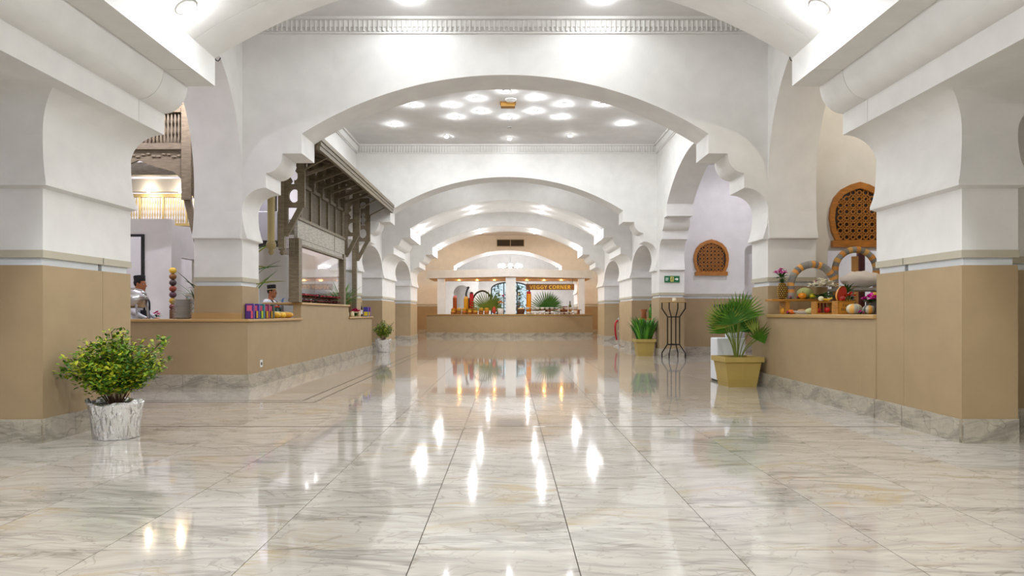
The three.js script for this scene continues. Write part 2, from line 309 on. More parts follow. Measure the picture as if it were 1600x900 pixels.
// --- floor of marble tiles
{ const fl = sgroup('floor'), T = 0.8, G = 0.005;
  obj('floor_bed', bx(-10, 10, -0.2, -0.008, -5.4, 62), M.grout, fl);
  const vars = [];
  for (let k = 0; k < 16; k++) { const g = new THREE.BoxGeometry(T - G, 0.012, T - G), p = g.attributes.position, uv = g.attributes.uv, fx = k % 3 === 1 ? -1 : 1, fz = k % 5 === 2 ? -1 : 1;
    for (let i = 0; i < p.count; i++) uv.setXY(i, (k % 4) * 0.8 + 0.4 + fx * p.getX(i), (k >> 2) * 0.8 + 0.4 + fz * p.getZ(i));
    g.translate(0, -0.006, 0); vars.push(g); }
  const rest = []; let n = 0;
  for (let r = -10; r < 66; r++) for (let c = -12; c <= 11; c++) {
    const x = -0.47 + c * T + T / 2, d = 3.66 + r * T + T / 2 - 0.0; if (Math.abs(x) > 9.7 || d < -4.6 || d > 53.6) continue;
    const g = vars[rnd() * 16 | 0];
    if (n < 240 && d > 2.6 && d < 15 && Math.abs(x - 0) < d * 0.76 + 0.5 && Math.abs(x) < (d > 8.3 && d < 11.5 && x < 0 ? 8 : 4.4)) { const m = obj('tile', g, M.marble, fl); m.position.set(x, 0, -d); n++; }
    else rest.push(g.clone().translate(x, 0, -d));
  }
  const m = obj('tile_field', rest, M.marble, fl); m.userData.kind = 'stuff';
  const st = (x0, x1, d0, d1) => obj('inlay_strip', bx(x0, x1, 0.0002, 0.0012, d0, d1), M.inlay, fl);
  st(-4.25, 4.15, 7.64, 7.662); st(-9, -2.63, 9.74, 9.768); st(-9, -2.83, 9.93, 9.96); st(-2.645, -2.62, 9.74, 22.7); st(-2.845, -2.82, 9.93, 22.7);
}
// --- the parapet on the right and the serving counter on the left
{ const p = thing('parapet_counter', 'brown painted low wall with a stone slab top carrying the fruit display', 'counter', null);
  obj('wall_body', bx(XR - 0.008, XR + 0.55, 0, 1.135, 8.232, W2 - 0.002), M.brown, p);
  obj('stone_slab', rbx(XR - 0.035, XR + 1.0, 1.137, 1.19, 8.25, W2 - 0.005, 0.012), M.stoneTop, p);
  const c = thing('serving_counter', 'long brown serving counter with stone top turning the corner under the wooden kiosk', 'counter', null);
  obj('front_wall', bx(-9.5, -4.18, 0, 1.065, 11.53, 11.66), M.brown, c);
  obj('side_wall', bx(-4.3, -4.18, 0, 1.065, 11.66, 22), M.brown, c);
  obj('raised_wall', bx(-4.34, -4.181, 1.066, 1.38, 14.5, 18.8), M.brown, c);
  obj('stone_top', rbx(-9.5, -4.14, 1.067, 1.112, 11.49, 11.675, 0.012), M.stoneTop, c);
  obj('stone_top', rbx(-4.95, -4.14, 1.067, 1.112, 12.45, 14.5, 0.012), M.stoneTop, c);
  obj('stone_top', rbx(-4.318, -4.14, 1.067, 1.112, 11.67, 12.46, 0.012), M.stoneTop, c);
  obj('stone_top', rbx(-9.5, -5.11, 1.067, 1.112, 11.67, 12.3, 0.012), M.stoneTop, c);
  obj('stone_top', rbx(-4.95, -4.14, 1.382, 1.425, 14.46, 18.84, 0.012), M.stoneTop, c);
  obj('stone_top', rbx(-4.85, -4.14, 1.067, 1.112, 18.82, 22.05, 0.012), M.stoneTop, c);
  obj('pier_plinth', bx(-5.13, -4.325, 1.112, 1.21, 11.655, 11.7), M.stoneTop, c);
  const so = obj('socket_plate', rbx(-4.1799, -4.172, 0.3, 0.42, 12.1, 12.22, 0.004), M.trim, c); obj('socket_hole', bx(-4.1725, -4.1705, 0.33, 0.38, 12.13, 12.19), M.dark, so);
}
// --- lamps of the hall
const LW = 'white recessed ceiling lamp in the flat ceiling of the middle bay';
for (const [x, d] of [[-2.88, 18.2], [-2.19, 16.5], [-1.31, 16.5], [-0.72, 16.0], [-0.66, 17.0], [-1.3, 17.5], [-1.68, 19.4], [-0.04, 15.45], [0, 17.5], [0.02, 19.65], [0.6, 15.95], [0.6, 17.0], [1.26, 16.43], [1.27, 17.5], [1.64, 19.3], [2.14, 16.43], [2.9, 18.1], [-2.5, 13.6], [2.5, 13.6], [0, 13.4]])
  downlight(LW, 'lamps of the middle bay', x, CEIL, d, d > 19 ? 0.9 : 2.9);
for (const x of [-1.52, 1.41]) downlight('round white ceiling lamp just in front of the first fluted cornice', 'lamps before the first cornice', x, CEIL, 10.95, 2.6);
for (const x of [-1.5, 1.4]) downlight('round white ceiling lamp above the head of the first bay', 'lamps of the first flat ceiling', x, CEIL, 9.3, 3.8);
const vR = (() => { const a = HW - 0.965, r = 0.953; return (a * a + r * r) / (2 * r); })();
for (const d of [7.1, 4.6, 2.0, -0.6]) for (const x of [-3.18, 3.06]) {
  const u = x - CX, y = 5.07 - vR + Math.sqrt(vR * vR - u * u), t = -Math.asin(u / vR);
  downlight((x < 0 ? 'left' : 'right') + ' round lamp set in the sloping near vault', 'lamps of the near vault', x, y, d, d < 3 ? 11 : d < 6 ? 11 : 6, 0xf5faff, t, 0.1);
}
for (const [ds, n] of [[[25.5, 26.7], 'fourth'], [[32.3, 33.3], 'fifth'], [[44.6, 45.8], 'farthest']]) for (const d of ds) for (const u of [-3.1, -1.25, 1.25, 3.1]) {
  const y = 5.07 - vR + Math.sqrt(vR * vR - u * u), t = -Math.asin(u / vR);
  downlight('small bright spot lamp under the ' + n + ' arch soffit', 'spot lamps under the ' + n + ' arch', CX + u, y, d, 4.5, 0xf7faff, t);
}
for (const [x, d] of [[-1.5, 22.9], [1.5, 22.9], [-1.6, 29.5], [1.6, 29.5]]) downlight('ceiling lamp hidden between the inner arches', 'lamps between the inner arches', x, CEIL, d, 4);
for (const [x, d] of [[-3, 36], [3, 36], [-3, 41], [3, 41]]) downlight('ceiling lamp high over the far buffet', 'lamps over the far buffet', x, CEIL, d, 9, 0xffe2bd);
for (const [x, d, p] of [[6.6, 10, 9.5], [6.8, 15, 10], [6.8, 19, 10], [7, 3.5, 5], [-7, 3.5, 5], [-6.5, 10, 5.5], [-8.0, 13.0, 15], [-5.9, 13.3, 13], [-5.3, 17, 12], [-8, 19.5, 14], [6.8, 24, 8], [-6.8, 24, 8], [-6.8, 30, 8], [6.8, 30, 8], [-5, 49, 12], [5, 49, 12]])
  downlight('ceiling lamp of the side aisle', 'lamps of the aisles', x, d < 7.3 ? 3.24 : d > 47 ? CEIL : 5.62, d, p, x > 0 && d < 12 ? 0xfff2dd : 0xf1edff);

// ================= SHAPES USED SEVERAL TIMES =================
function rebase(t, x, d, y = 0) { const o = V(x, y, d).sub(t.position); for (const c of t.children) c.position.sub(o); t.position.copy(V(x, y, d)); return t; }
function blade(len, w, bend, n = 4) {                           // a leaf blade along +y, bending towards +z
  const pos = [], idx = [];
  for (let i = 0; i <= n; i++) { const t = i / n, ww = w * Math.sin(Math.PI * Math.min(1, 0.12 + t * 0.88)) * (t < 1 ? 1 : 0), y = len * (t - bend * t * t * 0.4), z = len * bend * t * t; pos.push(-ww / 2, y, z, 0, y - 0.0, z - ww * 0.18, ww / 2, y, z); }
  for (let i = 0; i < n; i++) for (const k of [0, 1]) { const a = 3 * i + k; idx.push(a, a + 1, a + 4, a, a + 4, a + 3); }
  const g = new THREE.BufferGeometry(); g.setAttribute('position', new THREE.Float32BufferAttribute(pos, 3)); g.setIndex(idx); g.computeVertexNormals(); return clean(g);
}
const euler = (x, y, z, o = 'YXZ') => new THREE.Matrix4().makeRotationFromEuler(new THREE.Euler(x, y, z, o));
function put(g, x, y, z, rx = 0, ry = 0, rz = 0, s = 1) { return g.clone().scale(s, s, s).applyMatrix4(euler(rx, ry, rz)).translate(x, y, z); }
function fan(r, n, spread, w = 0.03, fold = 0.12) {             // a palm fan: leaflets radiating from the stalk end, in the xy plane
  const list = [];
  for (let i = 0; i < n; i++) { const a = (i / (n - 1) - 0.5) * spread, l = r * (0.82 + 0.18 * Math.cos(a * 0.9)) * rr(0.92, 1.04); list.push(put(blade(l, w, 0.12 + 0.1 * rnd()), 0, 0, 0, fold, 0, 0).applyMatrix4(euler(0, 0, -a))); }
  return merge(list);
}
function fanPalm(name, label, group, x, y, d, size, n, mats, potFn, stalkH = 0.3, leaflets = 22) {
  const t = thing(name, label, 'plant', group, x, y, d);
  const h = potFn ? potFn(t) : 0;
  for (let i = 0; i < n; i++) {
    const a = i * 2.4 + 0.4, lean = 0.15 + 0.85 * ((i * 0.618) % 1), len = stalkH * rr(0.8, 1.25), tip = new THREE.Vector3(Math.sin(a) * Math.sin(lean) * len, h + Math.cos(lean) * len * 1.1 + 0.03, Math.cos(a) * Math.sin(lean) * len * 0.8);
    const f = obj('frond', put(fan(size * rr(0.85, 1.1), leaflets, 2.7, size * 0.056), 0, 0, 0, lean * 0.75 * (Math.cos(a) > 0 ? 1 : -0.6), 0, -lean * 0.8 * Math.sin(a)).translate(tip.x, tip.y, tip.z), mats[i % mats.length], t);
    obj('stalk', tube([new THREE.Vector3(tip.x * 0.12, h - 0.02, tip.z * 0.12), new THREE.Vector3(tip.x * 0.5, h + (tip.y - h) * 0.6, tip.z * 0.5), tip], size * 0.018, 6, 5), leafMat(0x6f7a2c), f);
  }
  return t;
}
function squarePot(t, w, h, rim = 0.06) {
  const a = new THREE.CylinderGeometry(w * 0.707 * 0.95, w * 0.707 * 0.76, h - rim, 4, 1); a.rotateY(Math.PI / 4); a.translate(0, (h - rim) / 2, 0);
  const b = new THREE.CylinderGeometry(w * 0.707 * 1.06, w * 0.707 * 1.02, rim, 4, 1, true); b.rotateY(Math.PI / 4); b.translate(0, h - rim / 2, 0);
  const c = new THREE.RingGeometry(w * 0.707 * 0.88, w * 0.707 * 1.06, 4, 1); c.rotateX(-Math.PI / 2); c.rotateY(Math.PI / 2 * 0); c.rotateY(Math.PI / 4 * 0);
  const p = obj('pot', [uvm(a)], M.pot, t); obj('rim', [bx(-w * 0.53, w * 0.53, h - rim, h, -w * 0.53, -w * 0.45), bx(-w * 0.53, w * 0.53, h - rim, h, w * 0.45, w * 0.53), bx(-w * 0.53, -w * 0.45, h - rim, h, -w * 0.45, w * 0.45), bx(w * 0.45, w * 0.53, h - rim, h, -w * 0.45, w * 0.45)], M.pot, p);
  obj('ridge', [0.16, 0.24].map((k) => { const g = new THREE.CylinderGeometry(w * 0.707 * (0.785 + k * 0.2), w * 0.707 * (0.78 + k * 0.2), 0.012, 4); g.rotateY(Math.PI / 4); g.translate(0, h * k, 0); return uvm(g); }), M.pot, p);
  obj('soil', bx(-w * 0.45, w * 0.45, h - rim * 0.9, h - rim * 0.6, -w * 0.45, w * 0.45), M.soil, t); return h - rim * 0.6;
}
function shrub(label, group, x, d, potR, potH, W, H, leaves, mat = M.foil) {
  const t = thing('potted_shrub', label, 'plant', group, x, 0, d);
  const prof = [[0, 0], [potR * 0.74, 0], [potR * 0.78, 0.01], [potR * 0.9, potH * 0.55], [potR, potH * 0.94], [potR * 1.04, potH], [potR * 0.94, potH - 0.01], [potR * 0.9, potH * 0.85], [0, potH * 0.84]];
  const g = lathe(prof, 64), p = g.attributes.position;
  for (let i = 0; i < p.count; i++) { const a = Math.atan2(p.getZ(i), p.getX(i)), y = p.getY(i), k = y > potH * 0.86 && y < potH * 0.9 ? 0 : 0.028 * fbm(a * 2.2 + 3, y * 3 + x, 4) + 0.008 * Math.sin(a * 17 + y * 9); const r = Math.hypot(p.getX(i), p.getZ(i)); if (r > potR * 0.5) { p.setX(i, p.getX(i) * (1 + k / r)); p.setZ(i, p.getZ(i) * (1 + k / r)); } if (y >= potH * 0.98) p.setY(i, y + 0.018 * Math.sin(a * 2.3 + 1) + 0.01 * Math.sin(a * 7)); }
  g.computeVertexNormals(); obj('foil_wrapped_pot', g, mat, t);
  obj('soil', cyl(potR * 0.9, potR * 0.9, 0.02, 0, potH * 0.84, 0), M.soil, t);
  const stems = [], tips = [];
  for (let i = 0; i < 34; i++) {
    const a = i * 2.399, q = Math.sqrt((i + 0.5) / 34), e = new THREE.Vector3(Math.cos(a) * q * W * 0.46, potH + H * (0.34 + 0.5 * (1 - q * q) * rr(0.8, 1.1) + 0.18 * rnd()), Math.sin(a) * q * W * 0.4), b = new THREE.Vector3(Math.cos(a) * potR * 0.2 * q, potH * 0.84, Math.sin(a) * potR * 0.2 * q);
    if (i === 5) e.set(-0.04 * W, potH + H * 1.0, 0); if (i === 20) e.set(W * 0.46, potH + H * 0.9, 0.05);
    const m = b.clone().lerp(e, 0.45).add(new THREE.Vector3(0, H * 0.1, 0)); stems.push(tube([b, m, e], 0.0042, 5, 4)); tips.push([b, m, e]);
  }
  obj('stems', stems, C(0x5a4028, 0.8), t);
  const lf = blade(0.052, 0.028, 0.25, 2), sets = [[], [], []];
  for (let k = 0; k < leaves; k++) {
    const [b, m, e] = tips[k % tips.length], s = rr(0.35, 1.02), q = s < 0.5 ? b.clone().lerp(m, s * 2) : m.clone().lerp(e, s * 2 - 1);
    q.x += rr(-0.065, 0.065) * W; q.z += rr(-0.065, 0.065) * W; q.y += rr(-0.06, 0.03) * W;
    sets[rnd() < 0.3 ? 2 : rnd() < 0.5 ? 1 : 0].push(put(lf, q.x, q.y, q.z, rr(0.3, 1.7), rr(0, 6.28), rr(-0.5, 0.5), rr(0.75, 1.3)));
  }
  sets.forEach((l, i) => { const f = obj('foliage', l, leafMat([0x3a6610, 0x6f9414, 0xb0b41e][i]), t); f.userData.kind = 'stuff'; });
  return t;
}
function flowerHead(r, n, mat, t, name = 'petals') {
  const l = []; for (let k = 0; k < n; k++) l.push(put(blade(r * 1.1, r * 0.75, 0.35, 3), 0, 0, 0, rr(0.3, 1.4), k * 2.4, 0)); return obj(name, l, mat, t);
}
function flowers(name, label, group, x, y, d, r, n, hex, more = {}) {   // a small bunch: blossoms on a leafy base
  const t = thing(name, label, 'flower', group, x, y, d), h = more.h ?? r * 0.6;
  const lv = []; for (let k = 0; k < 9; k++) lv.push(put(blade(r * 1.5, r * 0.5, 0.4, 3), 0, 0, 0, rr(0.4, 1.3), k * 2.4, 0));
  obj('leaves', lv, leafMat(0x2e5a1c), t);
  for (let k = 0; k < n; k++) { const q = k ? Math.sqrt(k / n) : 0, a = k * 2.4; const b = flowerHead(r * 0.55, 8, leafMat(hex), t, 'blossom'); b.position.set(Math.cos(a) * q * r, h + (1 - q) * r * 0.6, Math.sin(a) * q * r); }
  return t;
}
const vcol = std(0xffffff, 0.5, { vertexColors: true });
function paint(g, fn) { g = clean(g); const p = g.attributes.position, c = new Float32Array(p.count * 3), k = new THREE.Color(); for (let i = 0; i < p.count; i++) { fn(k, p.getX(i), p.getY(i), p.getZ(i)); c.set([k.r, k.g, k.b], 3 * i); } g.setAttribute('color', new THREE.BufferAttribute(c, 3)); return g; }
function pumpkin(name, label, cat, group, x, y, d, r, squash, lobes, cols) {
  const t = thing(name, label, cat, group, x, y, d), g = new THREE.SphereGeometry(r, 60, 20), p = g.attributes.position;
  for (let i = 0; i < p.count; i++) { const a = Math.atan2(p.getZ(i), p.getX(i)), k = 1 - 0.07 * Math.pow(Math.abs(Math.cos(a * lobes / 2)), 0.5) , rr2 = Math.hypot(p.getX(i), p.getZ(i)) / r; p.setXYZ(i, p.getX(i) * k, p.getY(i) * squash * (1 - 0.16 * (1 - rr2)), p.getZ(i) * k); }
  g.computeVertexNormals(); g.translate(0, r * squash * 0.86, 0);
  obj('flesh', paint(g, (k, X, Y, Z) => { const a = Math.atan2(Z, X); k.set(cols[Math.floor((a + Math.PI) / (2 * Math.PI) * lobes) % cols.length]); }), vcol, t);
  obj('stem', tube([new THREE.Vector3(0, r * squash * 1.6, 0), new THREE.Vector3(r * 0.05, r * squash * 1.85, 0), new THREE.Vector3(r * 0.18, r * squash * 2.0, 0)], r * 0.09, 5, 6), C(0x6b5a2a, 0.8), t);
  return t;
}
function roundFruit(name, label, group, x, y, d, r, hex, stem = 0x4a3a1a) {
  const t = thing(name, label, 'fruit', group, x, y, d);
  obj('flesh', lathe([[0, 0.06 * r], [r * 0.35, 0], [r * 0.75, r * 0.25], [r, r * 0.9], [r * 0.85, r * 1.5], [r * 0.45, r * 1.82], [r * 0.12, r * 1.72], [0, r * 1.62]], 20), C(hex, 0.35), t);
  obj('stem', cyl(0.002, 0.003, r * 0.4, 0, r * 1.62, 0, 6), C(stem, 0.8), t); return t;
}
function pineapple(label, group, x, y, d, r, h, crown) {
  const t = thing('pineapple', label, 'fruit', group, x, y, d), g = lathe([[0, 0], [r * 0.7, 0.01], [r * 0.95, h * 0.2], [r, h * 0.5], [r * 0.9, h * 0.8], [r * 0.55, h * 0.98], [0, h]], 40), p = g.attributes.position;
  for (let i = 0; i < p.count; i++) { const a = Math.atan2(p.getZ(i), p.getX(i)), k = 1 + 0.06 * Math.sin(a * 8 + p.getY(i) * 60) * Math.sin(a * 8 - p.getY(i) * 60); p.setX(i, p.getX(i) * k); p.setZ(i, p.getZ(i) * k); }
  obj('body', lathe([[0, 0], [r * 0.68, 0.008], [r * 0.9, h * 0.2], [r * 0.95, h * 0.5], [r * 0.85, h * 0.8], [r * 0.5, h * 0.97], [0, h]], 20), C(0x4e3c12, 0.8), t);
  const eyes = []; for (let j = 0; j < 8; j++) for (let k = 0; k < 12; k++) { const v = (j + 0.5) / 8, R = r * (0.62 + 0.36 * Math.sin(Math.PI * Math.min(0.95, v * 0.9 + 0.08))), a = (k + (j % 2) / 2) / 12 * 6.283; const o = new THREE.OctahedronGeometry(r * 0.17); o.translate(Math.cos(a) * R, h * (0.05 + 0.9 * v), Math.sin(a) * R); eyes.push(o); }
  const e = obj('eyes', eyes, C(0xb58a2a, 0.6), t); e.userData.kind = 'stuff';
  const l = []; for (let k = 0; k < 26; k++) l.push(put(blade(crown * rr(0.6, 1), crown * 0.16, 0.3, 3), 0, h * 0.97, 0, 0.15 + 0.9 * (k / 26), k * 2.4, 0)); obj('crown', l, leafMat(0x41602a), t); return t;
}
function banana(r, len, bend) { const P = []; for (let i = 0; i <= 8; i++) { const a = (i / 8 - 0.5) * bend; P.push(new THREE.Vector3(Math.sin(a) * len / bend, (1 - Math.cos(a)) * len / bend, 0)); } const g = new THREE.TubeGeometry(new THREE.CatmullRomCurve3(P), 14, r, 8), p = g.attributes.position; for (let i = 0; i < p.count; i++) { const s = (i / 9 | 0) / 14, c = new THREE.CatmullRomCurve3(P).getPointAt(clamp(s)), k = Math.pow(Math.sin(Math.PI * clamp(s * 0.94 + 0.03)), 0.4); p.setXYZ(i, lerp(c.x, p.getX(i), k), lerp(c.y, p.getY(i), k), lerp(c.z, p.getZ(i), k)); } g.computeVertexNormals(); return g; }
function stripedArch(name, label, group, x, y, d, R, r, leg, n, cols, a0 = 0, a1 = Math.PI, legR = leg) {   // decorative hoop wound with coloured cloth bands
  const t = thing(name, label, 'decoration', group, x, y, d), P = [];
  for (let i = 0; i <= 4; i++) P.push(new THREE.Vector3(-R, leg * i / 5, 0)); for (let i = 0; i <= 24; i++) { const a = Math.PI - (Math.PI - a0) * i / 24; P.push(new THREE.Vector3(Math.cos(a) * R, leg + Math.sin(a) * R, 0)); } if (a0 === 0) for (let i = 1; i <= 5; i++) P.push(new THREE.Vector3(R, leg - legR * i / 5, 0));
  const c = new THREE.CatmullRomCurve3(P);
  for (let k = 0; k < n; k++) { const Q = []; for (let j = 0; j <= 4; j++) Q.push(c.getPointAt((k + j / 4) / n)); const b = obj('cloth_band', tube(Q, r * (k % 2 ? 1 : 0.96), 5, 12), C(cols[k % cols.length], 0.85), t); }
  return t;
}
const bottleG = (r, h) => lathe([[0, 0], [r, 0.004], [r, h * 0.58], [r * 0.85, h * 0.68], [r * 0.36, h * 0.78], [r * 0.34, h * 0.8]], 14);
function bottle(label, group, x, y, d, r, h, hex, cap, lab, cat = 'bottle') {
  const t = thing('bottle', label, cat, group, x, y, d); obj('glass_body', bottleG(r, h), C(hex, 0.15), t); obj('capsule', cyl(r * 0.36, r * 0.38, h * 0.22, 0, h * 0.79, 0, 10), C(cap, 0.4), t);
  if (lab) obj('paper_label', lathe([[r * 1.02, h * 0.18], [r * 1.02, h * 0.46]], 14), C(lab, 0.7), t); return t;
}
// naive surface nets over a signed distance function: the bodies of the cooks
function surfaceNets(lo, hi, cell, sdf) {
  const n = [0, 1, 2].map((k) => Math.ceil((hi[k] - lo[k]) / cell) + 1), f = new Float32Array(n[0] * n[1] * n[2]), at = (i, j, k) => i + n[0] * (j + n[1] * k);
  for (let k = 0; k < n[2]; k++) for (let j = 0; j < n[1]; j++) for (let i = 0; i < n[0]; i++) f[at(i, j, k)] = sdf(lo[0] + i * cell, lo[1] + j * cell, lo[2] + k * cell);
  const id = new Int32Array(f.length).fill(-1), pos = [], nor = [], idx = [];
  for (let k = 0; k < n[2] - 1; k++) for (let j = 0; j < n[1] - 1; j++) for (let i = 0; i < n[0] - 1; i++) {
    let cnt = 0, sx = 0, sy = 0, sz = 0;
    for (let e = 0; e < 12; e++) { const ax = e >> 2, u = e & 1, v = (e >> 1) & 1, a = [0, 0, 0], b = [0, 0, 0]; a[(ax + 1) % 3] = b[(ax + 1) % 3] = u; a[(ax + 2) % 3] = b[(ax + 2) % 3] = v; b[ax] = 1;
      const fa = f[at(i + a[0], j + a[1], k + a[2])], fb = f[at(i + b[0], j + b[1], k + b[2])]; if (fa < 0 !== fb < 0) { const t = fa / (fa - fb); sx += a[0] + (b[0] - a[0]) * t; sy += a[1] + (b[1] - a[1]) * t; sz += a[2] + (b[2] - a[2]) * t; cnt++; } }
    if (!cnt) continue;
    const x = lo[0] + (i + sx / cnt) * cell, y = lo[1] + (j + sy / cnt) * cell, z = lo[2] + (k + sz / cnt) * cell, h = cell * 0.5;
    id[at(i, j, k)] = pos.length / 3; pos.push(x, y, z);
    const g = new THREE.Vector3(sdf(x + h, y, z) - sdf(x - h, y, z), sdf(x, y + h, z) - sdf(x, y - h, z), sdf(x, y, z + h) - sdf(x, y, z - h)).normalize(); nor.push(g.x, g.y, g.z);
  }
  for (let k = 1; k < n[2] - 1; k++) for (let j = 1; j < n[1] - 1; j++) for (let i = 1; i < n[0] - 1; i++) for (let ax = 0; ax < 3; ax++) {
    const s = f[at(i, j, k)] < 0, e = [i, j, k]; e[ax]++; const t = f[at(e[0], e[1], e[2])] < 0; if (s === t) continue;
    const u = (ax + 1) % 3, v = (ax + 2) % 3, q = [[0, 0], [1, 0], [1, 1], [0, 1]].map(([a, b]) => { const c = [i, j, k]; c[u] -= a; c[v] -= b; return id[at(c[0], c[1], c[2])]; });
    if (q.some((z) => z < 0)) continue; const w = s ? [q[0], q[3], q[2], q[1]] : q; idx.push(w[0], w[2], w[1], w[0], w[3], w[2]);
  }
  const g = new THREE.BufferGeometry(); g.setAttribute('position', new THREE.Float32BufferAttribute(pos, 3)); g.setAttribute('normal', new THREE.Float32BufferAttribute(nor, 3)); g.setIndex(idx); return g;
}
const smin = (a, b, k) => { const h = Math.max(k - Math.abs(a - b), 0) / k; return Math.min(a, b) - h * h * k * 0.25; };
const cap3 = (px, py, pz, a, b, ra, rb) => { const bx_ = b[0] - a[0], by = b[1] - a[1], bz = b[2] - a[2], qx = px - a[0], qy = py - a[1], qz = pz - a[2], t = clamp((qx * bx_ + qy * by + qz * bz) / (bx_ * bx_ + by * by + bz * bz)); return Math.hypot(qx - t * bx_, qy - t * by, qz - t * bz) - lerp(ra, rb, t); };
const ell = (px, py, pz, c, r) => { const x = (px - c[0]) / r[0], y = (py - c[1]) / r[1], z = (pz - c[2]) / r[2], k = Math.hypot(x, y, z); return (k - 1) * Math.min(r[0], r[1], r[2]) * 1.1; };
function cook(label, x, y, d, turn, arms, hatBand, gloveHex) {  // built facing +z, 1.78 m tall
  const t = thing('person', label, 'person', null, x, y, d, turn);
  const bones = [[[0, 0.98, 0], [0, 1.2, 0.01], 0.135, 0.13], [[0, 1.2, 0.01], [0, 1.36, 0], 0.13, 0.14], [[-0.08, 1.3, 0], [0.08, 1.3, 0], 0.13, 0.13], [[-0.175, 1.43, -0.01], [0.175, 1.43, -0.01], 0.066, 0.066], [[-0.09, 0.94, 0], [0.09, 0.94, 0], 0.115, 0.115], [[0, 1.42, -0.01], [0, 1.56, 0.015], 0.06, 0.052]];
  for (const s of [-1, 1]) bones.push([[0.095 * s, 0.92, 0], [0.1 * s, 0.5, 0.015], 0.095, 0.062], [[0.1 * s, 0.5, 0.015], [0.105 * s, 0.09, -0.01], 0.06, 0.042], [[0.105 * s, 0.055, -0.03], [0.115 * s, 0.04, 0.15], 0.045, 0.038]);
  arms.forEach(([el, wr], i) => { const s = i ? 1 : -1; bones.push([[0.19 * s, 1.42, -0.01], el, 0.062, 0.046], [el, wr, 0.045, 0.03]); });
  const body = surfaceNets([-0.5, -0.02, -0.35], [0.5, 1.6, 0.6], 0.018, (X, Y, Z) => { let m = 9; for (const [a, b, ra, rb] of bones) m = smin(m, cap3(X, Y, Z, a, b, ra, rb), 0.05); return m; });
  const hd = [0, 1.655, 0.03];
  const head = surfaceNets([-0.13, -0.16, -0.14], [0.13, 0.17, 0.16], 0.0045, (X, Y, Z) => {
    let m = smin(ell(X, Y, Z, [0, 0.035, -0.012], [0.077, 0.092, 0.096]), ell(X, Y, Z, [0, -0.05, 0.03], [0.057, 0.068, 0.06]), 0.04);
    m = smin(m, cap3(X, Y, Z, [0, 0.012, 0.083], [0, -0.028, 0.104], 0.009, 0.014), 0.012); m = smin(m, cap3(X, Y, Z, [-0.035, 0.026, 0.076], [0.035, 0.026, 0.076], 0.011, 0.011), 0.015);
    m = smin(m, cap3(X, Y, Z, [-0.018, -0.058, 0.086], [0.018, -0.058, 0.086], 0.007, 0.007), 0.008); m = smin(m, cap3(X, Y, Z, [0, -0.1, 0.06], [0, -0.105, 0.065], 0.02, 0.02), 0.02);
    for (const s of [-1, 1]) { m = smin(m, ell(X, Y, Z, [0.078 * s, -0.005, -0.01], [0.012, 0.032, 0.02]), 0.008); m = -smin(-m, ell(X, Y, Z, [0.031 * s, 0.006, 0.088], [0.016, 0.011, 0.016]), 0.008); }
    return smin(m, cap3(X, Y, Z, [0, -0.06, -0.03], [0, -0.16, -0.03], 0.052, 0.054), 0.03);
  }); head.translate(...hd);
  const hands = arms.map(([el, wr, curl], i) => {
    const s = i ? 1 : -1, dir = new THREE.Vector3(wr[0] - el[0], wr[1] - el[1], wr[2] - el[2]).normalize(), q = new THREE.Quaternion().setFromUnitVectors(new THREE.Vector3(0, 1, 0), dir);
    const fb = []; [[-0.03, 0.078, 0.07], [-0.01, 0.085, 0.08], [0.01, 0.083, 0.075], [0.028, 0.076, 0.06]].forEach(([fx, fy, fl]) => { const k = curl; fb.push([[fx, fy - 0.03, 0], [fx, fy + fl * 0.35, fl * 0.2 * k], 0.0095, 0.009], [[fx, fy + fl * 0.35, fl * 0.2 * k], [fx, fy + fl * (1 - 0.35 * k), fl * 0.7 * k], 0.009, 0.0075]); });
    fb.push([[-0.028 * s, 0.02, 0], [-0.056 * s, 0.052, 0.016], 0.013, 0.011], [[-0.056 * s, 0.052, 0.016], [-0.058 * s, 0.085, 0.03], 0.011, 0.009]);
    const g = surfaceNets([-0.08, -0.05, -0.04], [0.08, 0.18, 0.1], 0.0045, (X, Y, Z) => { let m = smin(ell(X, Y, Z, [0, 0.045, 0], [0.042, 0.05, 0.017]), cap3(X, Y, Z, [0, -0.04, 0], [0, 0.01, 0], 0.028, 0.025), 0.02); for (const [a, b, ra, rb] of fb) m = smin(m, cap3(X, Y, Z, a, b, ra, rb), 0.006); return m; });
    g.applyQuaternion(q); g.translate(...wr); return g;
  });
  const skin = new THREE.Color(0xa8683f), shirt = new THREE.Color(0xdfe3ea), trouser = new THREE.Color(0x1d1f26), shoe = new THREE.Color(0x111111), glove = new THREE.Color(gloveHex ?? 0xa8683f);
  const g = mergeGeometries([paint(body, (k, X, Y, Z) => k.copy(Y > 1.475 && Math.abs(X) < 0.1 ? skin : Y < 0.09 ? shoe : Y < 0.93 && Math.abs(X) < 0.24 && Z < 0.2 ? trouser : shirt)), paint(head, (k, X, Y, Z) => { k.copy(skin); if (Math.abs(Y - hd[1] + 0.058) < 0.007 && Math.abs(X) < 0.022 && Z > 0.1) k.set(0x8a4436); }), ...hands.map((h, i) => paint(h, (k) => k.copy(i ? glove : skin)))]);
  obj('body', g, vcol, t);
  const eyes = obj('eyes', [-1, 1].map((s) => sph(0.0105, 0.031 * s, hd[1] + 0.006, hd[2] + 0.079, 1, 0.8, 0.8, 10)), C(0xe8e4de, 0.3), t); obj('irises', [-1, 1].map((s) => sph(0.0055, 0.031 * s, hd[1] + 0.006, hd[2] + 0.0855, 1, 1, 0.6, 8)), C(0x1a100a, 0.3), eyes);
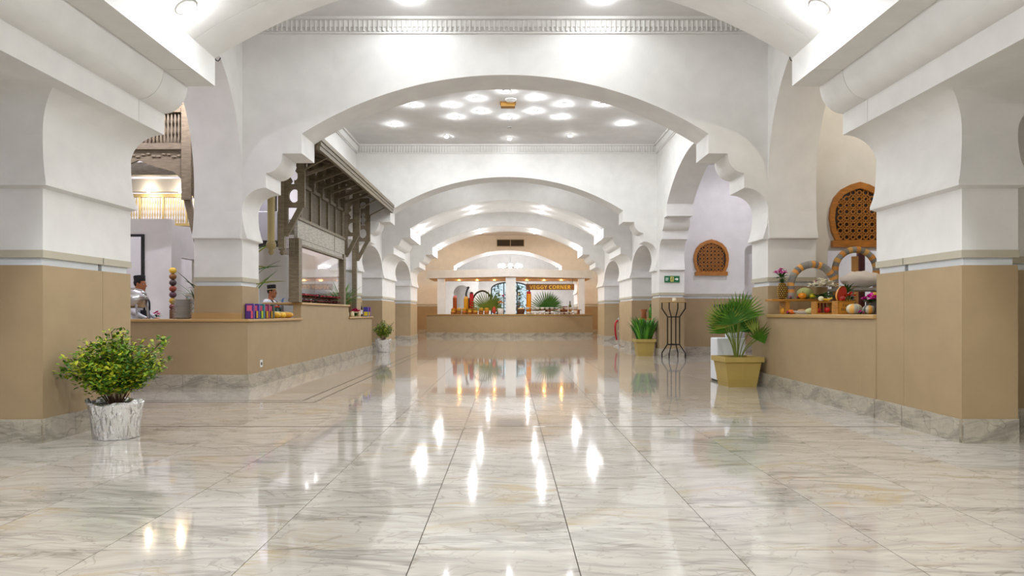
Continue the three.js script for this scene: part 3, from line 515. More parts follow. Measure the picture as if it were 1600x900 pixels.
  obj('eyebrows', [-1, 1].map((s) => bar(new THREE.Vector3(0.018 * s, hd[1] + 0.027, hd[2] + 0.086), new THREE.Vector3(0.046 * s, hd[1] + 0.026, hd[2] + 0.076), 0.006)), C(0x120c08, 0.9), t);
  const hair = new THREE.SphereGeometry(0.1, 24, 16, 0, Math.PI * 2, 0, Math.PI * 0.62); hair.scale(0.8, 0.96, 0.98); hair.rotateX(-0.55); hair.translate(0, hd[1] + 0.034, hd[2] - 0.016); obj('hair', hair, C(0x15100c, 0.8), t);
  const cap = obj('cap', lathe([[0.086, 0], [0.09, 0.002], [0.093, 0.03], [0.096, 0.1], [0.088, 0.108], [0, 0.112]], 28).rotateX(-0.1).translate(0, hd[1] + 0.052, hd[2] - 0.008), C(0x0f0f12, 0.7), t);
  if (hatBand) obj('cap_band', lathe([[0.0925, 0.0], [0.0955, 0.002], [0.0965, 0.016], [0.094, 0.018]], 28).rotateX(-0.1).translate(0, hd[1] + 0.052, hd[2] - 0.008), C(0xc9c08a, 0.7), cap);
  for (const s of [-1, 1]) obj('apron_strap', tube([new THREE.Vector3(0.09 * s, 1.2, 0.15), new THREE.Vector3(0.095 * s, 1.36, 0.135), new THREE.Vector3(0.085 * s, 1.47, 0.06), new THREE.Vector3(0.07 * s, 1.48, -0.04), new THREE.Vector3(0.06 * s, 1.35, -0.145)], 0.016, 14, 6), C(0x1a1c26, 0.8), t);
  const ap = new THREE.CylinderGeometry(0.165, 0.2, 0.5, 20, 1, true, -0.9, 1.8); ap.scale(1.15, 1, 1); ap.translate(0, 0.95, 0.005); obj('apron', ap, new THREE.MeshStandardMaterial({ color: 0x1f222c, roughness: 0.8, side: THREE.DoubleSide }), t);
  return t;
}

// ================= LEFT: KIOSK AND SERVING COUNTER =================
{ const t = thing('serving_kiosk', 'taupe wooden kiosk with carved brackets, lattice panels and an overhanging eave', 'kiosk', null), X = -4.22;
  obj('roof', exFront([[-3.27, 4.25], [-3.27, 4.3], [-4.31, 4.68], [-4.31, 4.62]], 12.48, 20.38), M.taupe, t);
  obj('fascia', [bx(-3.33, -3.27, 4.04, 4.12, 12.48, 20.38), bx(-3.31, -3.255, 4.12, 4.19, 12.48, 20.38)], M.taupe, t); obj('gutter', [bx(-3.33, -3.235, 4.19, 4.26, 12.48, 20.38)], M.taupe, t);
  const ms = [14.6, 15.32, 16.04, 16.76, 17.48, 18.2];
  ms.forEach((d, i) => {
    obj('mullion', bx(X - 0.05, X + 0.03, 3.1, 4.62, d - 0.035, d + 0.035), M.taupe, t);
    const b = obj('rafter_bracket', [bar(V(X, 3.98, d), V(-3.46, 4.26, d), 0.05, 0.045), bar(V(X, 4.55, d), V(-3.4, 4.255, d), 0.05, 0.045), bx(X + 0.02, X + 0.09, 3.78, 4.5, d - 0.03, d + 0.03)], M.taupe, t);
    obj('edge_batten', bar(V(X + 0.03, 3.965, d), V(-3.46, 4.23, d), 0.02, 0.05), M.taupe, b);
    if (i === 5) return; const e = ms[i + 1], n = 24, l = [];
    for (let k = 0; k < n; k++) l.push(bx(X - 0.025, X - 0.008, 3.14 + k * 0.0265, 3.155 + k * 0.0265, d + 0.035, e - 0.035));
    for (let k = 1; k < 12; k++) l.push(bx(X - 0.035, X - 0.02, 3.12, 3.78, d + k * (e - d) / 12 - 0.006, d + k * (e - d) / 12 + 0.006));
    obj('lattice_panel', l, M.taupe, t);
    const c = (d + e) / 2; obj('pierced_board', exSide([[d + 0.035, 3.84], [e - 0.035, 3.84], [e - 0.035, 4.6], [d + 0.035, 4.6]], X - 0.03, X - 0.005, [arcPts(c, 4.02, 0.1, 0.1, 0, 6.1, 12), arcPts(c - 0.16, 4.3, 0.07, 0.1, 0, 6.1, 10), arcPts(c + 0.16, 4.3, 0.07, 0.1, 0, 6.1, 10)]), M.taupe, t);
  });
  obj('top_rail', bx(X - 0.04, X + 0.045, 3.78, 3.85, 14.3, 18.4), M.taupe, t); obj('bottom_rail', bx(X - 0.04, X + 0.06, 3.07, 3.13, 14.3, 18.4), M.taupe, t);
  obj('lintel', bx(X - 0.05, X + 0.03, 2.7, 3.07, 14.3, 18.4), M.taupeGrey, t); obj('lintel_joint', bx(X + 0.028, X + 0.036, 2.7, 3.07, 17.3, 17.33), M.taupe, t);
  obj('window_post', bx(X - 0.14, X + 0.06, 1.427, 2.7, 14.28, 14.5), M.taupe, t); obj('window_post', bx(X - 0.1, X + 0.06, 1.427, 2.7, 18.2, 18.4), M.taupe, t);
  const h = obj('window_header', bx(X - 0.06, X + 0.05, 2.56, 2.6, 14.5, 18.2), M.taupe, t); obj('header_board', bx(X - 0.03, X + 0.02, 2.6, 2.7, 14.5, 18.2), M.taupeGrey, h);
  obj('glass_pane', bx(X - 0.01, X - 0.004, 1.72, 2.56, 14.5, 18.2), M.glass, t);
  obj('ceiling_boards', bx(-9, X - 0.05, 3.2, 3.26, 16.9, 18.4), M.taupeGrey, t);
  for (const [d, low] of [[13.6, 2.3], [18.62, 2.26], [20.0, 1.115]]) {
    const b = obj('carved_bracket', exFront([[X, 2.66], [X + 0.06, 2.66], [X + 0.35, 3.2], [X + 0.35, 3.95], [X + 0.35, 4.4], [X, 4.4]], d - 0.035, d + 0.035, [
      [[X + 0.06, 2.86], [X + 0.24, 3.2], [X + 0.06, 3.2]], arcPts(X + 0.175, 3.42, 0.1, 0.13, 0, 6.1, 16),
      [[X + 0.1, 3.64], [X + 0.25, 3.64], [X + 0.21, 3.7], [X + 0.27, 3.8], [X + 0.2, 3.88], [X + 0.23, 3.95], [X + 0.175, 4.02], [X + 0.12, 3.95], [X + 0.15, 3.88], [X + 0.08, 3.8], [X + 0.14, 3.7]], arcPts(X + 0.175, 4.2, 0.09, 0.1, 0, 6.1, 12)]), M.taupe, t);
    obj('edge_batten', [bx(X + 0.35, X + 0.375, 3.2, 3.93, d - 0.03, d + 0.03), bar(V(X + 0.36, 3.92, d), V(-3.4, 4.16, d), 0.025, 0.05)], M.taupe, b);
    const p = obj('post', bx(X - 0.12, X, low + 0.14, 4.62, d - 0.06, d + 0.06), M.taupe, t);
    if (low > 2) obj('finial', lathe([[0, 0], [0.03, 0.015], [0.05, 0.05], [0.03, 0.08], [0.06, 0.1], [0.075, 0.14], [0, 0.14]], 14).translate(X - 0.06, low, -d), M.taupe, p);
  }
  const col = obj('column', [cyl(0.065, 0.065, 1.5, X - 0.1, 2.5, -13.1)], C(0x9a8a5a, 0.6), t);
  obj('finial', lathe([[0, 0], [0.03, 0.02], [0.055, 0.06], [0.04, 0.1], [0.08, 0.13], [0.09, 0.2], [0.07, 0.25], [0, 0.25]], 16).translate(X - 0.1, 2.26, -13.1), C(0x8a7a50, 0.6), col);
  const gl = []; for (let k = 0; k < 9; k++) gl.push(bx(X - 0.22 + k * 0.025, X - 0.212 + k * 0.025, 2.36, 3.06, 14.2, 14.215)); for (let k = 0; k < 22; k++) gl.push(bx(X - 0.23, X, 2.36 + k * 0.032, 2.37 + k * 0.032, 14.19, 14.2)); obj('grille_panel', gl, M.taupe, t);
  rebase(t, X, 16.4);
  const s = thing('steel_hood', 'shiny stainless steel extraction hood hanging behind the kiosk column', 'hood', null, -5.05, 2.62, 15.1);
  obj('hood_body', rbx(-0.3, 0.3, 0.08, 0.68, -0.3, 0.3, 0.01), M.steel, s); obj('filter', bx(-0.28, 0.28, 0, 0.08, -0.28, 0.28), M.dark, s); obj('duct', bx(-0.15, 0.15, 0.68, 3.0, -0.15, 0.15), M.steel, s);
}
{ // carved portal and balcony screens above the kitchen
  const t = thing('carved_portal', 'dark carved wooden portal with lattice top seen between the left piers', 'portal', null), d = 14;
  const l = []; for (let k = 0; k < 40; k++) l.push(lathe([[0.012, 0], [0.026, 0.08], [0.012, 0.16], [0.026, 0.26], [0.012, 0.36], [0.026, 0.46], [0.012, 0.56]], 6).translate(-9 + k * 0.07, 4.52, -d)); obj('lattice', l, M.taupe, t);
  obj('lattice_backing', bx(-9.4, -6.1, 4.5, 5.3, d + 0.12, d + 0.15), M.taupe, t); obj('beam', bx(-9.4, -6.1, 4.38, 4.5, d - 0.06, d + 0.08), M.taupe, t); obj('beam', bx(-9.4, -6.1, 5.1, 5.24, d - 0.06, d + 0.08), M.taupe, t);
  obj('ogee_board', exFront([[-9.4, 3.8], [-8.2, 3.95], [-7.4, 4.1], [-7.2, 4.18], [-7.0, 4.1], [-6.5, 3.95], [-6.3, 3.75], [-6.1, 3.4], [-6.1, 4.38], [-9.4, 4.38]], d, d + 0.06), M.taupe, t);
  const cv = []; for (let k = 0; k < 26; k++) cv.push(sph(0.035, -8.6 + k * 0.1, 4.27 + 0.03 * Math.sin(k * 1.7), -d + 0.01, 1.3, 0.7, 0.5, 8)); obj('carving', cv, M.taupe, t);
  obj('post', bx(-6.32, -6.18, 3.4, 5.2, d - 0.1, d + 0.05), M.taupe, t); obj('post_batten', bx(-6.18, -6.13, 3.4, 5.2, d - 0.11, d - 0.05), M.taupe, t);
  obj('bracket', [bar(V(-6.25, 3.45, d), V(-6.02, 2.5, d), 0.12, 0.08)], M.taupe, t); obj('bracket', [bar(V(-6.15, 5.0, d), V(-6.4, 5.45, d), 0.06, 0.06), bar(V(-6.15, 5.0, d), V(-6.02, 5.45, d), 0.06, 0.06)], M.taupe, t);
  obj('eave_rib', (() => { const q = []; for (let k = 0; k < 22; k++) q.push(bx(-6.75 + k * 0.035, -6.732 + k * 0.035, 5.22 + k * 0.012, 5.36 + k * 0.012, d - 0.2, d - 0.1)); return q; })(), M.taupe, t);
  rebase(t, -7.5, d, 2.5);
  const s = thing('balcony_screen', 'pale yellow turned-baluster screen lit by two small lamps above white partition', 'screen', null), D = 17.2;
  const yl = C(0xb8a878, 0.6);
  obj('frame', [bx(-9.5, -7.2, 3.98, 4.06, D, D + 0.08), bx(-9.5, -7.2, 3.28, 3.36, D, D + 0.08)], yl, s); obj('cornice_board', bx(-9.5, -7.0, 4.1, 4.4, D - 0.1, D + 0.1), C(0xd8d6d2, 0.7), s); obj('upper_board', bx(-9.5, -7.0, 4.45, 4.75, D - 0.3, D - 0.1), M.taupeGrey, s);
  for (let p = 0; p < 4; p++) { const x0 = -9.4 + p * 0.56, q = [bx(x0, x0 + 0.04, 3.36, 3.98, D, D + 0.06)]; for (let k = 1; k < 9; k++) q.push(lathe([[0.008, 0], [0.02, 0.06], [0.008, 0.13], [0.02, 0.2], [0.008, 0.27], [0.02, 0.34], [0.008, 0.41], [0.02, 0.5], [0.008, 0.62]], 6).translate(x0 + 0.02 + k * 0.06, 3.36, -D - 0.03)); obj('baluster_panel', q, yl, s); }
  rebase(s, -8.3, D, 3.28);
  for (const x of [-8.5, -7.75]) downlight('small lamp shining on the pale baluster screen', 'lamps over the baluster screen', x, 4.1, 17, 1.5, 0xffe9c4, 0, 0.06);
  const m = thing('framed_mirror', 'tall black framed mirror on the white partition behind the cook', 'mirror', null, -8.0, 1.25, 14.985);
  obj('mirror_glass', bx(-0.45, 0.36, 0.05, 1.55, 0.005, 0.012), M.chrome, m); obj('frame', [bx(-0.5, -0.45, 0, 1.6, -0.02, 0.014), bx(0.36, 0.42, 0, 1.6, -0.02, 0.014), bx(-0.45, 0.36, 1.55, 1.6, -0.02, 0.014), bx(-0.45, 0.36, 0, 0.05, -0.02, 0.014)], M.black, m);
}
cook('cook in a black cap seen in profile behind the chafing dish', -6.55, 0.06, 12.75, Math.PI / 2, [[[-0.23, 1.16, 0.02], [-0.18, 1.05, 0.24], 0.6], [[0.23, 1.16, 0.02], [0.18, 1.05, 0.24], 0.6]], false);
cook('cook in light shirt and black cap with pale band raising a blue-gloved hand', -5.25, 0.02, 15.9, Math.PI / 2 - 0.15, [[[-0.25, 1.17, 0.03], [-0.2, 1.08, 0.27], 0.5], [[0.27, 1.22, 0.12], [0.1, 1.43, 0.22], 0.7]], true, 0x5f87c8);
{ const t = thing('chafing_dish', 'silver roll-top chafing dish on the counter beside the near pier', 'chafing dish', null, -6.35, 1.114, 11.95);
  const lid = new THREE.CylinderGeometry(0.24, 0.24, 0.5, 28, 1, false, 0, Math.PI); lid.rotateZ(Math.PI / 2); lid.rotateX(-Math.PI / 2 * 0); lid.scale(1.3, 0.8, 0.9); lid.rotateX(-Math.PI / 2); lid.translate(0, 0.34, 0);
  obj('lid', lathe([[0.34, 0], [0.345, 0.03], [0.33, 0.09], [0.27, 0.15], [0.15, 0.185], [0, 0.19]], 32).scale(1, 1, 0.72).translate(0, 0.33, 0), M.chrome, t);
  obj('water_pan', lathe([[0, 0.18], [0.28, 0.18], [0.33, 0.22], [0.35, 0.32], [0.36, 0.335], [0.34, 0.335]], 32).scale(1, 1, 0.72), M.steel, t); obj('lid_handle', tube([new THREE.Vector3(-0.07, 0.5, 0), new THREE.Vector3(-0.05, 0.56, 0), new THREE.Vector3(0.05, 0.56, 0), new THREE.Vector3(0.07, 0.5, 0)], 0.01, 12, 6), M.chrome, t);
  for (const [x, z] of [[-0.26, -0.17], [0.26, -0.17], [-0.26, 0.17], [0.26, 0.17]]) obj('leg', bar(new THREE.Vector3(x * 1.08, 0, z * 1.08), new THREE.Vector3(x, 0.24, z), 0.025), M.steel, t);
  obj('burner', cyl(0.05, 0.05, 0.08, 0, 0.0, 0), M.steel, t);
}
for (let k = 0; k < 12; k++) single('plate', 'white dinner plate in the tall stack behind the counter edge', 'plate', 'stacked dinner plates', lathe([[0, 0.004], [0.09, 0.004], [0.1, 0.0], [0.105, 0.004], [0.16, 0.024], [0.168, 0.026], [0.16, 0.02], [0.1, 0.012], [0, 0.012]], 32), M.porcelain, -5.4, 1.114 + k * 0.027, 11.95);
flowers('pink_blossoms', 'magenta blossoms lying on the counter beside the plate stack', 'loose magenta blossoms', -5.72, 1.15, 11.72, 0.07, 4, 0xd0187f, { h: 0.03 });
{ // colourful packets, jars and breads on the lower counter
  const cols = [[0x4a1f7a, 0xe0566e, 'purple packet with pink print at the counter corner'], [0x3d2a86, 0xe8c030, 'violet packet with yellow stripe second from the counter corner'], [0x1f6f7c, 0xd8e03a, 'teal packet with lime stripe on the serving counter'], [0x7a1f52, 0xe9b82c, 'plum packet with amber stripe on the serving counter'], [0x1f4038, 0xc89a2a, 'dark green packet with gold stripe nearest the breads']];
  cols.forEach(([a, b, l], k) => { const t = thing('tea_packet', l, 'packet', 'packets on the serving counter', -4.235, 1.114, 11.82 + k * 0.25, 0.1); obj('carton', rbx(-0.075, 0.06, 0, 0.25, -0.04, 0.04, 0.006), C(a, 0.45), t); obj('printed_panel', bx(-0.05, 0.03, 0.13, 0.22, -0.042, -0.04), C(0xd85a78, 0.5), t); obj('printed_stripe', bx(0.015, 0.045, 0.01, 0.13, -0.042, -0.04), C(b, 0.5), t); });
  [[-4.27, 13.15, 0.3, 0xd9a92c, 'long yellow loaf lying nearest the packets'], [-4.24, 13.5, -0.2, 0xe0b53a, 'long yellow loaf lying beside the bread basket'], [-4.3, 13.95, 0.5, 0xd39a2e, 'short golden loaf lying before the raised counter']].forEach(([x, d, r, c, l]) => { const m = single('bread_loaf', l, 'bread', 'loaves on the serving counter', lathe([[0, -0.15], [0.035, -0.14], [0.06, -0.08], [0.066, 0], [0.06, 0.08], [0.035, 0.14], [0, 0.15]], 18).rotateX(Math.PI / 2).scale(1, 0.9, 1).translate(0, 0.06, 0), C(c, 0.6), x, 1.114, d, r + 0.6); });
  [[-4.56, 13.6], [-4.6, 13.95], [-4.6, 14.3]].forEach(([x, d], k) => { const t = thing('preserve_jar', ['dark green preserve jar farthest from the raised counter', 'dark green preserve jar in the middle behind the loaves', 'dark green preserve jar touching the raised counter'][k], 'jar', 'preserve jars', x, 1.114, d); obj('jar_body', lathe([[0, 0], [0.07, 0.004], [0.075, 0.03], [0.075, 0.17], [0.05, 0.2], [0.05, 0.21], [0, 0.21]], 18), C(0x17382c, 0.25), t); obj('jar_lid', cyl(0.055, 0.055, 0.03, 0, 0.21, 0), C(0xb0402a, 0.4), t); obj('paper_label', lathe([[0.0765, 0.05], [0.0765, 0.13]], 18), C(0xc9d2bf, 0.7), t); });
  const bk = thing('bread_basket', 'round orange basket behind the yellow loaves', 'basket', null, -4.5, 1.114, 13.1); obj('basket_wall', lathe([[0, 0], [0.11, 0], [0.14, 0.13], [0.15, 0.135], [0.13, 0.13], [0.1, 0.02], [0, 0.02]], 24), C(0xa86a24, 0.8), bk); obj('basket_rim', new THREE.TorusGeometry(0.143, 0.012, 8, 28).rotateX(Math.PI / 2).translate(0, 0.133, 0), C(0xc98a34, 0.8), bk);
  const ft = thing('fruit_tower', 'tall orange and green fruit tower with palm fronds behind the corner pier', 'decoration', null, -4.8, 1.114, 13.4);
  obj('green_stem', lathe([[0, 0], [0.09, 0], [0.085, 0.3], [0.08, 0.58], [0, 0.58]], 18), C(0x3f7a1c, 0.6), ft); for (let k = 0; k < 4; k++) obj('orange_slice', lathe([[0, 0], [0.085, 0.01], [0.095, 0.07], [0.085, 0.13], [0, 0.14]], 18).translate(0, 0.58 + k * 0.14, 0), C(k % 2 ? 0xe09a1e : 0xc46a1a, 0.5), ft);
  for (let k = 0; k < 11; k++) obj('palm_leaf', put(blade(rr(0.5, 0.8), 0.035, 0.25, 5), 0, 0.35 + k * 0.085, 0, 0.25 + 0.08 * k % 0.6, 1.2 + (k % 3) * 0.5, -0.5 - (k % 4) * 0.25), leafMat(k % 2 ? 0x7f8a2a : 0x3f6a22), ft);
}
{ // two rows of bottles lying on the raised counter, necks to the hall
  for (let k = 0; k < 30; k++) { const row = k % 2, j = k >> 1, t = bottle(row ? 'dark wine bottle lying in the upper row on the raised counter' : 'dark wine bottle lying in the lower row on the raised counter', row ? 'upper row of lying bottles' : 'lower row of lying bottles', -4.48, 1.427 + 0.048 + row * 0.1, 14.7 + j * 0.235 + row * 0.11, 0.046, 0.32, 0x16180f, row ? 0x8a1420 : 0x5a1018, row ? 0x7a2030 : 0xd8cfb4); t.rotation.set(0, (rnd() - 0.5) * 0.5 - 0.25, -Math.PI / 2 + (row ? 0.06 : 0), 'YXZ'); }
  const ct = thing('ceramic_pot_palm', 'spiky green palm in a tan pot at the end of the raised counter', 'plant', null, -4.52, 1.114, 19.5);
  obj('pot', lathe([[0, 0], [0.14, 0], [0.17, 0.24], [0.19, 0.25], [0.16, 0.25], [0.14, 0.22], [0, 0.22]], 22), C(0xb98a4a, 0.7), ct);
  for (let k = 0; k < 46; k++) { const a = k * 2.4, q = (k + 0.5) / 46; obj('leaf', put(blade(rr(0.65, 1.0), 0.05, 0.2 + 0.3 * q, 6), 0, 0.22, 0, 0.1 + 0.75 * q, a, 0), leafMat(k % 3 ? 0x3f7a1c : 0x6a8a30), ct); }
  flowers('azalea', 'deep pink flowers on the far low end of the serving counter', null, -4.19, 1.13, 19.72, 0.12, 12, 0xc8145a, { h: 0.12 });
  bottle('slim dark bottle standing beside the deep pink flowers', null, -4.33, 1.114, 21.1, 0.045, 0.42, 0x14160f, 0x101010, 0xd8d8d8);
  [[0x3c3a9a, 0xe0c81e, 21.4, 'blue and yellow packet beside the slim dark bottle'], [0x6a2a8a, 0xe0c81e, 21.75, 'purple and yellow packet at the very end of the serving counter']].forEach(([a, b, d, l]) => { const t = thing('packet', l, 'packet', null, -4.24, 1.114, d); obj('carton', rbx(-0.07, 0.07, 0, 0.28, -0.05, 0.05, 0.006), C(a, 0.45), t); obj('printed_panel', bx(-0.05, 0.06, 0.02, 0.14, -0.053, -0.05), C(b, 0.5), t); });
  for (const [x, d, l] of [[-4.3, 19.15, 'small cream jar at the step of the counter'], [-4.22, 19.4, 'small cream jar before the tan plant pot'], [-4.2, 20.2, 'small cream jar right of the deep pink flowers']]) single('cream_jar', l, 'jar', 'cream jars', lathe([[0, 0], [0.05, 0], [0.06, 0.06], [0.05, 0.12], [0.035, 0.13], [0.04, 0.15], [0, 0.15]], 16), C(0xd8c49a, 0.5), x, 1.114, d);
}
{ const p = thing('spiky_plant', 'dark spiky plant in a tall pot behind the corner pier and plates', 'plant', null, -5.62, 0, 13.0);
  obj('pot', lathe([[0, 0], [0.2, 0], [0.24, 0.9], [0.26, 0.95], [0.22, 0.95], [0.2, 0.88], [0, 0.88]], 22), C(0x5a5346, 0.7), p); obj('trunk', cyl(0.035, 0.045, 0.75, 0, 0.86, 0, 10), C(0x5a4a34, 0.9), p);
  for (let k = 0; k < 26; k++) obj('leaf', put(blade(rr(0.4, 0.58), 0.04, 0.12 + 0.2 * rnd(), 5), 0, 1.3 + (k % 7) * 0.06, 0, 0.5 + 1.2 * (k / 26), k * 2.4, 0), leafMat(k % 2 ? 0x3f5a3c : 0x4f6a40), p);
  const f = thing('fruit_stand', 'slim tower of stacked fruit before the doorway in the partition', 'decoration', null, -6.55, 0, 14.05);
  obj('stand', cyl(0.06, 0.09, 1.28, 0, 0, 0, 14), C(0x6a4a30, 0.7), f); [0x7a3a2a, 0xc8a02a, 0x5a3a44, 0x9a4a30, 0x4a3a3a, 0x8a5a2a, 0xe8c040].forEach((h, k) => obj('fruit', sph(0.068, 0, 1.33 + k * 0.118, 0, 1, 0.92, 1, 14), C(h, 0.5), f)); }
shrub('bushy yellow-green shrub in a foil wrapped pot beside the near left pier', null, -3.8, 6.97, 0.245, 0.36, 1.06, 0.66, 5200);
shrub('small green shrub in a foil wrapped pot at the end of the serving counter', null, -3.92, 22.5, 0.24, 0.4, 0.74, 0.6, 1500);

// ================= RIGHT: PLANTS, TABLE, SIGNS, LATTICES =================
fanPalm('potted_palm', 'fan palm in a square ochre pot before the right parapet', null, 3.8, 0, 12.0, 0.48, 16, [leafMat(0x4f8a1c), leafMat(0x6a9a2a), leafMat(0x3d7220), leafMat(0x8a9a3a)], (t) => squarePot(t, 0.62, 0.49, 0.08), 0.5, 18).rotation.y = 0.06;
{ const t = thing('potted_lily', 'dense upright green leaves in a square ochre pot beside the wire table', 'plant', null, 3.86, 0, 20.55), h = squarePot(t, 0.54, 0.48, 0.08);
  for (let k = 0; k < 150; k++) { const a = k * 2.4, q = Math.sqrt((k + 0.5) / 150); obj('leaf', put(blade(rr(0.45, 0.85), 0.07, 0.1 + 0.16 * q, 4), Math.cos(a) * 0.2 * q, h - 0.01, Math.sin(a) * 0.2 * q, 0.03 + 0.22 * q, Math.PI / 2 - a, 0), leafMat([0x3f7d1a, 0x5a9a22, 0x2f6416][k % 3]), t); }
  const w = thing('wire_table', 'tall black wire bistro table with a round wooden top before the right pier', 'table', null, 4.48, 0, 19.6);
  obj('table_top', lathe([[0, 1.5], [0.34, 1.5], [0.345, 1.51], [0.34, 1.525], [0, 1.525]], 32), C(0xa88448, 0.5), w);
  for (let k = 0; k < 4; k++) { const a = 0.58 + k * Math.PI / 2, p = (r, y) => new THREE.Vector3(Math.cos(a) * r, y, Math.sin(a) * r); obj('leg', [bar(p(0.33, 0), p(0.33, 0.14), 0.026), bar(p(0.33, 0.13), p(0.17, 0.36), 0.026), bar(p(0.17, 0.35), p(0.17, 1.12), 0.026), bar(p(0.17, 1.11), p(0.33, 1.34), 0.026), bar(p(0.33, 1.33), p(0.33, 1.5), 0.026)], M.iron, w); }
  for (const y of [0.36, 1.11]) obj('ring', new THREE.TorusGeometry(0.17, 0.014, 8, 30).rotateX(Math.PI / 2).translate(0, y, 0), M.iron, w);
  single('candle_holder', 'small white candle holder on the wire table', 'candle', null, lathe([[0, 0], [0.05, 0], [0.055, 0.04], [0.05, 0.1], [0.045, 0.1], [0.045, 0.05], [0, 0.05]], 18), C(0xf0e6cc, 0.4), 4.5, 1.527, 19.6);
  const e = thing('exit_sign', 'green emergency exit sign with arrow on the right pier', 'sign', null, XR + 0.35, 2.07, 20.1);
  obj('sign_plate', bx(-0.21, 0.21, 0, 0.18, -0.015, 0.018), C(0x14663c, 0.4), e);
  const wm = C(0xf2f6f0, 0.5), ym = C(0xd8c86a, 0.5);
  obj('white_lettering', [bx(-0.18, -0.1, 0.11, 0.125, -0.018, -0.015), bx(-0.18, -0.1, 0.08, 0.092, -0.018, -0.015), bx(-0.18, -0.12, 0.05, 0.062, -0.018, -0.015)], wm, e);
  obj('running_figure', [bx(-0.045, 0.045, 0.02, 0.16, -0.017, -0.015)], ym, e); obj('figure_mark', [sph(0.014, 0.008, 0.135, 0.019, 1, 1, 0.2, 10), bar(new THREE.Vector3(0, 0.12, 0.019), new THREE.Vector3(-0.006, 0.075, 0.019), 0.02, 0.003), bar(new THREE.Vector3(-0.004, 0.078, 0.019), new THREE.Vector3(0.022, 0.035, 0.019), 0.01, 0.003), bar(new THREE.Vector3(-0.006, 0.078, 0.019), new THREE.Vector3(-0.03, 0.04, 0.019), 0.01, 0.003), bar(new THREE.Vector3(0, 0.11, 0.019), new THREE.Vector3(0.028, 0.09, 0.019), 0.008, 0.003)], C(0x14663c, 0.4), e);
  obj('arrow', exFront([[0.08, 0.075], [0.13, 0.075], [0.13, 0.05], [0.18, 0.09], [0.13, 0.13], [0.13, 0.105], [0.08, 0.105]], -0.018, -0.015), wm, e);
  const c = thing('portable_cabinet', 'white upright cabinet with dark ribbed top behind the potted palm', 'cabinet', null, 3.9, 0, 12.85);
  obj('cabinet_body', rbx(-0.25, 0.26, 0.03, 0.77, -0.2, 0.2, 0.02), C(0xdfe3e8, 0.4), c); obj('upper_body', rbx(0.0, 0.26, 0.77, 1.31, -0.16, 0.16, 0.02), C(0xd4dae4, 0.4), c); obj('top_grille', Array.from({ length: 9 }, (_, k) => bx(-0.2 + k * 0.05, -0.17 + k * 0.05, 1.31, 1.36, -0.16, 0.16)), M.dark, c); obj('castor_base', bx(-0.23, 0.24, 0, 0.03, -0.18, 0.18), M.dark, c);
  const s = thing('rope_stanchion', 'chrome barrier post with a red hanging rope by the right piers', 'barrier', null, 4.0, 0, 26.2);
  obj('base', lathe([[0, 0], [0.19, 0], [0.19, 0.02], [0.06, 0.06], [0.03, 0.09], [0, 0.09]], 24), M.chrome, s); obj('post', cyl(0.026, 0.026, 0.9, 0, 0.08, 0), M.chrome, s); obj('cap', lathe([[0, 0.98], [0.05, 0.98], [0.055, 1.01], [0.03, 1.04], [0, 1.05]], 16), M.chrome, s); obj('rope', tube([new THREE.Vector3(-0.04, 0.95, 0), new THREE.Vector3(-0.12, 0.85, 0.03), new THREE.Vector3(-0.13, 0.5, 0.04), new THREE.Vector3(-0.08, 0.24, 0.03)], 0.035, 18, 8), C(0xa81420, 0.7), s);
  const b = thing('serving_stand', 'small stand with stacked dishes behind the potted lily', 'stand', null, 4.62, 0, 23.6);
  obj('stand_top', bx(-0.35, 0.35, 1.0, 1.04, -0.25, 0.25), C(0xb07a3a, 0.6), b); for (const [x, z] of [[-0.3, -0.2], [0.3, -0.2], [-0.3, 0.2], [0.3, 0.2]]) obj('leg', bx(x - 0.02, x + 0.02, 0, 1, z - 0.02, z + 0.02), M.iron, b);
  bottle('green glass bottle standing on the stand behind the lily', null, 4.62, 1.042, 23.5, 0.06, 0.46, 0x4a8a2a, 0x2a5a1a, null);
  single('copper_pot', 'small copper pot on the stand behind the lily', 'pot', null, lathe([[0, 0], [0.09, 0], [0.08, 0.2], [0.12, 0.3], [0.11, 0.3], [0, 0.22]], 18), C(0x9a5a34, 0.4), 4.4, 1.042, 23.5);
  for (let k = 0; k < 5; k++) single('serving_dish', 'white serving dish in the short stack behind the lily', 'dish', 'stacked serving dishes', lathe([[0, 0.003], [0.08, 0], [0.14, 0.03], [0.148, 0.034], [0.14, 0.036], [0.08, 0.01], [0, 0.01]], 24), M.porcelain, 4.82, 1.042 + k * 0.045, 23.6);
}
